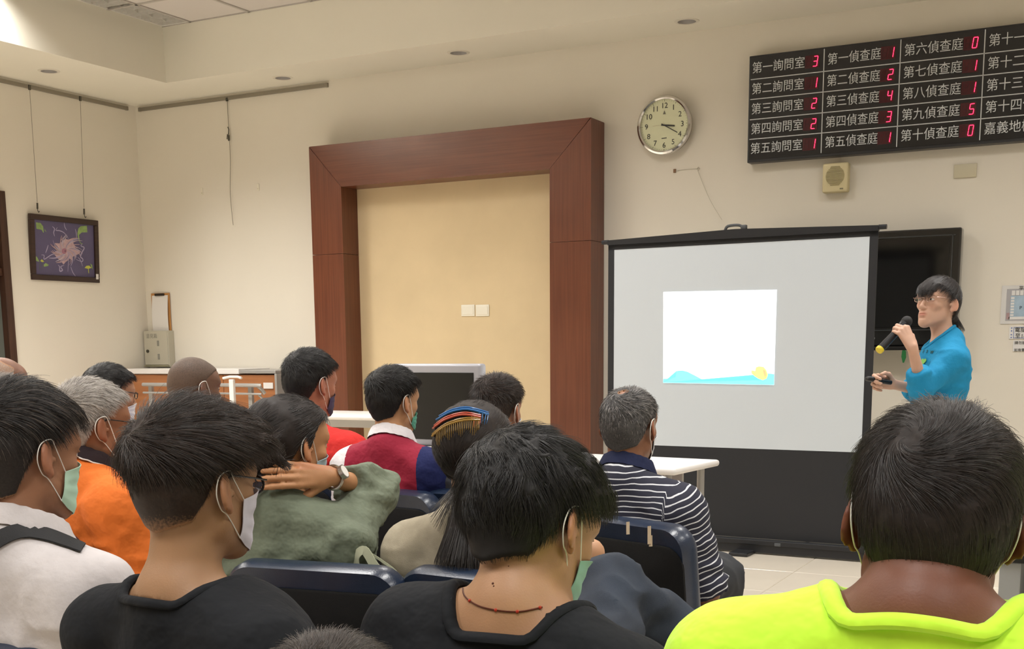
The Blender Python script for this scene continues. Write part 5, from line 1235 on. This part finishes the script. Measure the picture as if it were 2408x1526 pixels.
# striped polo man
def stripemat(name, base, line, per, duty, off=0):
    m = bpy.data.materials.new(name); m.use_nodes = True; nt = m.node_tree; b = nt.nodes['Principled BSDF']
    a = nt.nodes.new('ShaderNodeAttribute'); a.attribute_name = 'stripe'
    d = nt.nodes.new('ShaderNodeMath'); d.operation = 'DIVIDE'; d.inputs[1].default_value = per; nt.links.new(a.outputs['Fac'], d.inputs[0])
    f_ = nt.nodes.new('ShaderNodeMath'); f_.operation = 'FRACT'; nt.links.new(d.outputs[0], f_.inputs[0])
    l = nt.nodes.new('ShaderNodeMath'); l.operation = 'LESS_THAN'; l.inputs[1].default_value = duty; nt.links.new(f_.outputs[0], l.inputs[0])
    mx = nt.nodes.new('ShaderNodeMix'); mx.data_type = 'RGBA'; mx.inputs[6].default_value = (*srgb(base), 1); mx.inputs[7].default_value = (*srgb(line), 1)
    nt.links.new(l.outputs[0], mx.inputs[0]); nt.links.new(mx.outputs[2], b.inputs['Base Color']); b.inputs['Roughness'].default_value = .85; return m
STR = stripemat('cloth_navy_striped', '1E1F30', 'C9CBD0', .0165, .20)
NAV = cloth('navy_collar', '1D2340', .85)
person('striped', 'man in a navy and white striped polo shirt in front of the projection screen', (1483, 1003, 3.75), hy=5, hp=2, ty=2, skin='8A5E45', wd=1.08, sc=1.0,
       hair=dict(top=.010, side=.008, napet=.004, ltop=.022, lside=.012, lifttop=.45, liftside=.25, nape=-.085, whorl=(-.0, -.070, .098), messy=.22, lump=.0022, seed=9, bald=((-.0, -.062, .118), .024)), hmats=HGR, nstr=7000, prad=.0005,
       shirt=STR, collar=('polo', NAV), neckhole=.074, mask=dict(mat=MATS['mask_white'], top=-.02), hres=.005, pants='26282C', loose=.016, slen=1.14, fold=1.3, neckdrop=-.015)
# maroon shirt teenager
MAR = cloth('maroon', '8E2036', .8); NVY = cloth('navy_sleeve', '1B2250', .8); WHC = cloth('white_jersey', 'D9D5D8', .8)
def mar_fn(V, Q, NB, SH, reg):
    c = V[Q].mean(1)-NB; r = reg[Q].max(1); r2 = reg[Q].min(1); mi = np.zeros(len(Q), int)
    line = c[:, 0] < -.115-.02+(-.05-c[:, 2])*.42; mi[line] = 1; mi[(r2 < -.5)] = 1; mi[r > .5] = 2
    mi[(c[:, 1] > .03) & (c[:, 0] > .06) & (c[:, 2] > -.16) & (r <= .5)] = 1
    return mi, [MAR, WHC, NVY]
person('maroon', 'teenage boy in a maroon, white and navy jersey with a green mask', (928, 944, 4.45), hy=14, hp=3, ty=-6, skin='B38560', wd=.96, sc=.97,
       hair=dict(top=.024, side=.012, napet=.004, ltop=.03, lside=.015, lifttop=.35, liftside=.2, nape=-.085, whorl=(0, -.075, .1), messy=.18, lump=.0028, seed=10), hmats=HB, nstr=6000, prad=.0006,
       neckdrop=-.012, shirt=MAR, shirtfn=mar_fn, collar=('polo', WHC), neckhole=.072, mask=dict(mat=mat('mask_green', '4E9C86', .8), top=-.04), hres=.005, pants='30323A')
# red shirt man
RED = cloth('red', 'C22A26', .8)
person('red', 'stout man in a red T-shirt with a dark patterned mask by the wooden portal', (733, 903, 5.0), hy=13, hp=5, ty=4, skin='A06A52', wd=1.22, sc=1.11,
       hair=dict(top=.020, side=.011, napet=.004, ltop=.025, lside=.014, lifttop=.4, liftside=.22, nape=-.085, whorl=(0, -.075, .1), messy=.18, lump=.003, seed=12), hmats=HB, nstr=6000, prad=.0006,
       shirt=RED, neckhole=.086, mask=dict(mat=mat('mask_purple', '2C1F45', .7, var=.6, vscale=60), top=-.03, bot=-.125), hres=.005, pants='2B2C31')
# spiky haired boy
person('spiky', 'person with short spiky hair behind the woman with combs', (1172, 966, 4.35), hy=0, hp=2, ty=0, skin='9A6A50', wd=.95, sc=1.0,
       hair=dict(top=.018, side=.006, napet=.003, ltop=.028, lside=.010, lifttop=.75, liftside=.35, nape=-.08, whorl=(0, -.07, .105), messy=.3, lump=.003, seed=13), hmats=HFR, nstr=6000, prad=.0006,
       shirt=cloth('dark_grey', '3A3B40', .85), hres=.005, pants='2B2C31', mask=dict(mat=MATS['mask_white'], top=-.02))
# shaved head man
person('shaved', 'man with a closely shaved head before the orange counter', (460, 912, 4.45), hy=18, hp=3, ty=10, skin='6E5040', wd=1.0, sc=.96,
       hair=dict(top=.004, side=.003, napet=.002, ltop=.003, lside=.003, lifttop=.9, liftside=.9, nape=-.08, front=.075, keepd=.02, lump=0, fade0=.0, fade1=.011), hmats=HSH, nstr=3500, prad=.0004,
       shirt=cloth('grey_tee', '6F747C', .85), hres=.005, mask=dict(mat=MATS['mask_white'], top=-.03))
# dark haired man behind the orange one
person('darkhair', 'man in blue with black hair and glasses, mostly hidden behind the grey-haired man', (262, 929, 5.0), hy=20, hp=4, ty=10, skin='A87E62', wd=1.0, sc=1.0,
       hair=dict(top=.020, side=.010, napet=.005, ltop=.03, lside=.016, lifttop=.25, nape=-.085, seed=14, lump=.003), hmats=HB, nstr=4000, prad=.0006,
       shirt=cloth('royal_blue', '2C5FC0', .8), hres=.005, glasses=('1B1B1D', .3, .0018), mask=dict(mat=MATS['mask_white'], top=-.03))
# balding man far left
person('balding', 'balding man at the far left behind the man in the white shirt', (12, 903, 5.25), hy=22, hp=6, ty=10, skin='7E5A48', wd=1.0, sc=1.0,
       hair=dict(top=.003, side=.007, napet=.004, ltop=.01, lside=.010, lifttop=.3, nape=-.085, front=.10, keepd=.02, lump=.001, t0=.03, t1=.06, fade1=.006, bald=((0, .02, .11), .085)), hmats=HWH, nstr=2500, prad=.0006,
       shirt=cloth('grey_shirt', '585B60', .85), hres=.005)
# child or slumped person at the bottom edge
person('crown', 'person whose short brown hair only shows at the bottom edge of the photo', (785, 1745, 1.36), hy=0, hp=10, ty=0, skin='93694F', wd=.85, sc=.95,
       hair=dict(top=.016, side=.012, napet=.006, ltop=.022, lside=.016, lifttop=.75, liftside=.5, nape=-.08, whorl=(0, -.075, .1), messy=.28, lump=.002, seed=15), hmats=HCH, nstr=15000, prad=.00026,
       shirt=cloth('olive_tee', '54574A', .85), hres=.0045, shz=-.0, bodyh=.010)

# ------------------------------------------------------------------ the speaker
sp_hp = (2203, 713, 5.35); sty = -108; srt = root_of(sp_hp, sty, 0, .03); Ls = lambda P: local(srt, sty, P)
el_r = Ls(atD(2168, 912, 5.22)); wr_r = Ls(atD(2145, 816, 5.12)); el_l = Ls(atD(2165, 918, 5.50)); wr_l = Ls(atD(2098, 903, 5.40))
cw_ = lambda a, b, c: (a, b, c)
HANDM = dict(d=Ls(atD(2124, 778, 5.13))-wr_r, n=Ls(atD(2190, 806, 5.0))-wr_r, sd=1, curl=(cw_(.9, 1.15, .6),)*4, thumb=.8, s=.97)
HANDC = dict(d=Ls(atD(2040, 893, 5.36))-wr_l, n=Ls(atD(2100, 880, 5.60))-wr_l, sd=-1, curl=(cw_(.55, 1.0, .6), cw_(.65, 1.1, .6), cw_(.75, 1.1, .6), cw_(.8, 1.1, .6)), thumb=.35, s=.97)
person('speaker', 'woman in a long-sleeved blue top speaking into a microphone beside the screen', sp_hp, hy=-152, hp=-10, hr=0, ty=sty, lx=0, ly=.03, fem=True, standing=True, wd=.79, sc=.98, skin='C8A08A',
       arms={-1: (el_r, wr_r, HANDM, .42),
             1: (el_l, wr_l, HANDC, .42)},
       fineh=((*Ls(atD(2130, 775, 5.1)), .09, .0045), (*Ls(atD(2060, 900, 5.38)), .08, .0045)), headh=.0028, jaw=.9,
       hair=dict(top=.014, side=.012, napet=.010, ltop=.05, lside=.04, lifttop=.06, liftside=.05, nape=-.075, whorl=(0, -.04, .12), swirl=.2, messy=.08, lump=.0015, seed=16, bangs=.034, burn=-.0, lext=.08, dext=(0, -.1, -1.), front=.075, fwd=.8), hmats=HGR if False else hairmat('hair_speaker', '1A1718', '35302F'), nstr=7000, prad=.0005,
       extra=(cone((0, -.112, -.01), (0, -.135, -.06), .020, .026, k=.02), cone((0, -.135, -.06), (0, -.125, -.15), .028, .014, k=.02)),
       shirt=BLU, sleeve='long', loose=.014, neckhole=.066, hres=.004, glasses=('A8897E', .6, .0009), pants='2A3550', hemz=.80)

P_ = PEOPLE['speaker']
def hframe(hd):
    d = np.array(hd['d'], float); d /= np.linalg.norm(d); n = np.array(hd['n'], float); n -= (n @ d)*d; n /= np.linalg.norm(n); return np.cross(d, n)*hd['sd'], d, n
def toworld(P, v): return Vector(P['Rt'] @ np.array(v)+P['root'])
x_, d_, n_ = hframe(HANDM); c_ = P_['A'][-1][2]+(d_*.102-n_*.030)*.97
cw3 = np.array(toworld(P_, c_)); dpt = float(CAM[2] @ (cw3-np.array([0, 0, H]))); a_ = Vector(atD(2071, 824, dpt-.03)); b_ = Vector(atD(2143, 749, dpt+.02)); off_ = Vector(cw3)-(a_+(b_-a_)*.68); a_ += off_*.5; b_ += off_*.5; t = empty('microphone', (a_+b_)/2, 0, 'black handheld microphone with a yellow end cap held by the speaker', 'microphone')
ax_ = (b_-a_).normalized(); t.rotation_euler = ax_.to_track_quat('Z', 'Y').to_euler(); L_ = (b_-a_).length/2
MICB = mat('mic_black', '1B1B1E', .35, metal=.3)
MB().lathe([(.0001, -L_+.012), (.0165, -L_+.012), (.0165, -L_+.05), (.0155, 0), (.0175, L_-.055), (.020, L_-.045), (.020, L_-.035), (.0001, L_-.035)], 24).out('handle', MICB, t, True)
MB().lathe([(.0001, -L_), (.0155, -L_), (.0175, -L_+.004), (.0175, -L_+.014), (.0001, -L_+.014)], 24).out('end_cap', mat('mic_yellow', 'D9C22E', .4), t, True)
MB().ball((0, 0, L_-.018), .0235, 3, (1, 1, 1.05)).out('grille', mat('mic_grille', '151515', .6, bump=.8, bscale=900), t, True)
x_, d_, n_ = hframe(HANDC); c_ = P_['A'][1][2]+(d_*.085-n_*.030+x_*.012)*.97
p_ = toworld(P_, c_); dv = Vector(P_['Rt'] @ d_).normalized(); t = empty('remote_clicker', p_, 0, 'dark slide remote held out in the speaker\'s right hand', 'remote'); t.rotation_euler = dv.to_track_quat('Y', 'Z').to_euler()
MB().box((0, .01, 0), (.034, .125, .020), bev=.008, seg=3).out('body', MICB, t, True)
MB().box((0, .045, .0105), (.024, .035, .002), bev=.0008).out('button_panel', mat('clicker_grey', '8C9096', .4), t)
for k in range(2): MB().cyl((0, -.005-.02*k, .010), (0, -.005-.02*k, .0125), .006, seg=14).out('button', mat('clicker_button', '3A3C40', .4), t)

# wristwatch
P_ = PEOPLE['green']; sh_, el_, wr_ = P_['A'][1]; dg = (wr_-el_)/np.linalg.norm(wr_-el_); cw_2 = wr_-dg*.018; ng = np.array([.1, -1, .35]); ng = ng-(ng @ dg)*dg; ng /= np.linalg.norm(ng); sg = np.cross(dg, ng)
wt = MB().tube([Vector(cw_2+ng*.027*math.cos(2*PI*q/28)+sg*.030*math.sin(2*PI*q/28)) for q in range(28)], .0045, 8, closed=True).out('wristwatch', mat('watch_steel', 'B9B5AE', .25, metal=.9), P_['obj'], True)
c_ = Vector(cw_2+ng*.030); MB().cyl(c_-Vector(ng)*.004, c_+Vector(ng)*.006, .0185, seg=28).out('watch_case', MATS['watch_steel'], wt, True); MB().cyl(c_+Vector(ng)*.006, c_+Vector(ng)*.0068, .0155, seg=28).out('watch_dial', mat('watch_dial', 'E4E1DA', .4), wt)
from mathutils.bvhtree import BVHTree
_B = {}
def surf(o, px_, py_, lift=.002):
    """where the sight line through a photo pixel meets object o, lifted off its surface; returns world point and normal"""
    if o.name not in _B:
        me = o.data; M_ = Matrix.LocRotScale(o.parent.location, o.parent.rotation_euler, None) if o.parent else o.matrix_basis
        vs = [M_ @ v.co for v in me.vertices]; _B[o.name] = BVHTree.FromPolygons(vs, [tuple(p.vertices) for p in me.polygons])
    d = Vector(ray(px_, py_)).normalized(); h_, n_, _, _ = _B[o.name].ray_cast(Vector((0, 0, H)), d)
    if h_ is None: return None
    if n_.dot(d) > 0: n_ = -n_
    return h_+n_*lift, n_
def child(key, nm): return [c for c in PEOPLE[key]['obj'].children if c.name.split('.')[0] == nm][0]
def to_local(o, p): M_ = Matrix.LocRotScale(o.location, o.rotation_euler, None); return M_.inverted() @ p
# black bag strap across the white shirt
wo = PEOPLE['whiteshirt']['obj']; ws = child('whiteshirt', 'shirt'); G = []
for a_, b_ in zip(smooth_curve([(-90, 1300, 0), (-20, 1258, 0), (40, 1236, 0), (100, 1244, 0), (150, 1262, 0), (200, 1284, 0)], 5), smooth_curve([(-60, 1335, 0), (0, 1290, 0), (50, 1268, 0), (100, 1272, 0), (145, 1286, 0), (190, 1302, 0)], 5)):
    pa_, pb_ = surf(ws, a_.x, a_.y, .006), surf(ws, b_.x, b_.y, .006)
    if pa_ and pb_ and (pa_[0]-pb_[0]).length < .08: G.append([to_local(wo, pa_[0]), to_local(wo, (pa_[0]+pb_[0])/2+pa_[1]*.001), to_local(wo, pb_[0])])
if len(G) > 2: MB().grid(G, .003).out('bag_strap', mat('strap_black', '1C1C1E', .8, bump=.4, bscale=600), wo, True)
# hair combs and hair tie of the woman with the ponytail
co = PEOPLE['combs']['obj']; chh = child('combs', 'hair')
def hp3(x_, y_, lift): 
    r_ = surf(chh, x_, y_, lift); return to_local(co, r_[0]) if r_ else None
def samp(C_, k): i_ = min(int(k), len(C_)-2); return C_[i_].lerp(C_[i_+1], k-i_)
for nm, lab, mm, path, t0_, t1_, tl in (('hair_comb', 'blue plastic hair comb', mat('comb_blue', '2C6AA8', .3), [(1030, 988), (1062, 971), (1100, 965), (1146, 977)], .84, .99, 24),
        ('hair_comb', 'coral red plastic hair comb', mat('comb_red', 'B8523E', .3), [(1022, 1008), (1052, 987), (1092, 977), (1130, 983)], .8, .99, 26),
        ('hair_comb', 'amber brown plastic hair comb', mat('comb_gold', 'A8823A', .3, trans=.2), [(1020, 1026), (1050, 1003), (1090, 990), (1128, 989)], .14, .98, 36)):
    C_ = smooth_curve([(a_, b_, 0) for a_, b_ in path], 8); P1 = [hp3(c.x, c.y, .004) for c in C_]; P2 = [hp3(c.x, c.y-5, .0035) for c in C_]; P1 = [p for p in P1 if p]; P2 = [p for p in P2 if p]
    if len(P1) < 3: print('comb misses'); continue
    o = MB().tube(P1, .0026, 8).out(nm, mm, co, True); o['label'] = lab; MB().tube(P2, .0018, 6).out('comb_rim', mm, o, True); te = MB(); n_ = int((t1_-t0_)*30); c_ = 0
    for q in range(n_):
        p = samp(C_, (t0_+(t1_-t0_)*q/(n_-1))*(len(C_)-1)); a1, a2, a3 = hp3(p.x, p.y, .004), hp3(p.x-1, p.y+tl*.5, .0035), hp3(p.x-2, p.y+tl*(.8+.2*math.sin(q)), .0008)
        if a1 and a2 and a3: te.tube([a1, a2, a3], [.0010, .0009, .0004], 5); c_ += 1
    if c_: te.out('teeth', mm, o, kind='stuff')
P1 = [p for p in [hp3(x_, 1121+.004*(x_-1100)**2, .004) for x_ in range(1080, 1124, 4)] if p]
if len(P1) > 3: MB().tube(P1, .005, 8).out('hair_tie', mat('tie_orange', 'B0543A', .6), co, True)
# necklace of the young man in the centre
ce_o = PEOPLE['centre']['obj']; pts = []
for c in smooth_curve([(1090, 1372, 0), (1093, 1400, 0), (1125, 1424, 0), (1175, 1436, 0), (1225, 1438, 0), (1275, 1428, 0)], 6):
    r_ = surf(ce_o, c.x, c.y, .0012)
    if r_: pts.append(to_local(ce_o, r_[0]))
if len(pts) > 6:
    nk = MB().tube(pts, .0011, 6).out('necklace', mat('necklace_chain', '5E3022', .4, metal=.6), ce_o, True); m = MB()
    for q in (6, 14, 20, 26):
        if q < len(pts): m.ball(pts[q], .0028, 1)
    m.out('beads', mat('bead_red', 'A8301E', .4), nk, kind='stuff')
    for x_, y_, r2 in ((1159, 1372, .0020), (1161, 1378, .0013), (1196, 1331, .0011)):
        r_ = surf(ce_o, x_, y_, .0)
        if r_: MB().ball(to_local(ce_o, r_[0]), r2, 1).out('mole', mat('mole_brown', '5A3226', .6), ce_o, True)
# printing on the speaker's top
so = PEOPLE['speaker']['obj']; ss = child('speaker', 'shirt'); INK = mat('print_olive', '2A4A3A', .7); INK2 = mat('print_lime', '7FB85A', .7)
def on_shirt(px_, py_):
    r_ = surf(ss, px_, py_, .003)
    if r_ is None: return None
    p_, n_ = r_; z_ = n_; x_ = Vector((0, 0, 1)).cross(z_).normalized(); y_ = z_.cross(x_); R_ = Matrix((x_, y_, z_)).transposed()
    loc = to_local(so, p_); rot = (Matrix.Rotation(-so.rotation_euler.z, 3, 'Z') @ R_).to_euler(); return loc, rot
for ch_, x_, y_ in (('N', 2163, 830), ('E', 2173, 830), ('S', 2181, 830), ('W', 2190, 832)):
    r_ = on_shirt(x_-3, y_)
    if r_: text('lettering', ch_, .020, r_[0], r_[1], INK, so)
r_ = on_shirt(2173, 850)
if r_:
    hm = MB(); hp_ = [(.016*math.sin(a)**3*1.0, (.013*math.cos(a)-.005*math.cos(2*a)-.002*math.cos(3*a)-.001*math.cos(4*a))) for a in [2*PI*k/32 for k in range(32)]]
    hm.prism(hp_, 0, .001); o = hm.out('printed_heart', INK2, so); o.location = r_[0]; o.rotation_euler = r_[1]

# ------------------------------------------------------------------ the chairs under and beside the audience
def chair_for(key, label, back=.02, side=0, dyaw=0):
    P_ = PEOPLE[key]; loc = P_['Rt'] @ np.array([side, back, 0])+P_['root']; yaw = math.atan2(P_['Rt'][0, 1], P_['Rt'][1, 1])+math.radians(dyaw)
    return chair(loc[0], loc[1], yaw, label)
def chair_back(a, b, label, key=None, z=.805):
    A_, B_ = atZ(*a, z), atZ(*b, z); m_ = (A_+B_)/2; d = (B_-A_); yaw = -math.atan2(d[1], d[0]); fx_, fy_ = math.sin(yaw), math.cos(yaw)
    x, y = m_[0]+fx_*.225, m_[1]+fy_*.225
    return chair(x, y, yaw, label)
chair_for('neon', 'navy chair under the man in neon yellow, outside the photo')
chair_for('centre', 'navy chair under the wavy haired young man with the raised knee')
chair_for('fringe', 'navy chair under the young man with the swept fringe')
chair_back((-190, 1505), (255, 1528), 'navy chair whose top edge shows at the bottom left corner', 'whiteshirt')
chair_back((948, 1335), (1335, 1378), 'navy chair with black shell behind the woman with combs', 'combs')
chair_back((545, 1322), (928, 1345), 'navy chair with black shell behind the woman in the sage jacket', 'green')
chair_for('orange', 'navy chair behind the man in the orange polo', dyaw=12)
chair_back((285, 1236), (580, 1262), 'empty navy chair between the orange polo man and the sage jacket woman')
sc_ = chair_back((1305, 1205), (1645, 1250), 'navy chair with torn vinyl on its top edge behind the striped polo man', 'striped')
chair_back((770, 1142), (1050, 1168), 'navy chair with black shell behind the boy in the maroon jersey', 'maroon')
for k_ in ('red', 'spiky', 'shaved', 'darkhair', 'balding', 'crown'):
    chair_for(k_, {'red': 'navy chair under the stout man in red', 'spiky': 'navy chair under the person with spiky hair', 'shaved': 'navy chair under the man with the shaved head', 'darkhair': 'navy chair under the man in blue', 'balding': 'navy chair under the balding man at the far left', 'crown': 'navy chair under the person at the bottom edge'}[k_])

# torn vinyl on the striped man's chair
FOAM = mat('torn_foam', 'B8A68C', .8)
for x_, dz_, l_ in ((.045, .0, .035), (.125, -.004, .05), (.13, -.03, .03)):
    m = MB(); m.grid([[(x_+.02*u+.006*v, -.262-.006*v-.004*math.sin(3*u), .812+dz_-l_*v+.004*u) for v in (0, .4, .8, 1)] for u in (0, .35, .7)], .002)
    m.out('torn_vinyl', FOAM, sc_, True)
# tote bag, bottle and booklet between the sage woman and the woman with combs
TB = mat('tote_canvas', '9A9E86', .85, bump=.4, bscale=60, bdist=.01); TS = mat('tote_strap', 'B4B79C', .8)
b0 = atD(905, 1395, 2.93); t = empty('tote_bag', (b0[0], b0[1], .47), -.2, 'pale green canvas tote bag with printed straps wedged between two chairs', 'bag')
z0 = b0[2]-.47
G = [[(.075*math.cos(2*PI*u/20)*(1-.12*v), .045*math.sin(2*PI*u/20)*(1-.2*v), z0*v+.004) for v in np.linspace(0, 1, 6)] for u in range(20)]
MB().grid(G, .002, closed_u=True).out('bag_body', TB, t, True)
def lc(px_, py_, d): p = Vector(atD(px_, py_, d))-Vector(t.location); return Matrix.Rotation(.2, 3, 'Z') @ p
for off, mm in ((0, TS), (8, TS)):
    C_ = smooth_curve([lc(838, 1345, 2.98), lc(836+off, 1310, 2.97), lc(856, 1294, 2.96), lc(880, 1330, 2.95), lc(905, 1352, 2.94), lc(945, 1366+off, 2.93)] if off == 0 else [lc(862, 1296, 2.97), lc(900, 1320, 2.97), lc(935, 1350, 2.95), lc(925, 1385, 2.90), lc(931, 1402, 2.88)], 6); G = []
    for i, p in enumerate(C_):
        tt = (C_[min(i+1, len(C_)-1)]-C_[max(i-1, 0)]).normalized(); w_ = tt.cross(Vector((.2, -1, .3)).normalized()).normalized()*(.011 if off == 0 else .003); G.append([p-w_, p, p+w_])
    MB().grid(G, .002).out('strap', mm, t, True)
p = atD(925, 1322, 3.0); t = empty('water_bottle', (p[0], p[1], .47), 0, 'clear blue plastic bottle beside the tote bag', 'bottle'); zz = p[2]-.47+.02
MB().lathe([(.0001, 0), (.030, 0), (.032, .01), (.032, zz*.6), (.030, zz*.62), (.032, zz*.66), (.030, zz*.86), (.013, zz*.97), (.013, zz)], 24).out('body', mat('bottle_blue', (.35, .55, .68), .08, trans=.8, alpha=.7), t, True)
p = atD(972, 1322, 3.08); t = empty('booklet', (p[0], p[1], p[2]), .5, 'folded pale booklet on the knees near the woman with combs', 'booklet')
MB().box((0, 0, .0), (.11, .08, .006), rot=(.5, .2, 0), bev=.001).out('cover', mat('booklet_pale', 'C9C9B0', .6), t); MB().box((0, -.003, -.008), (.105, .078, .004), rot=(.5, .2, 0)).out('pages', PAP, t)
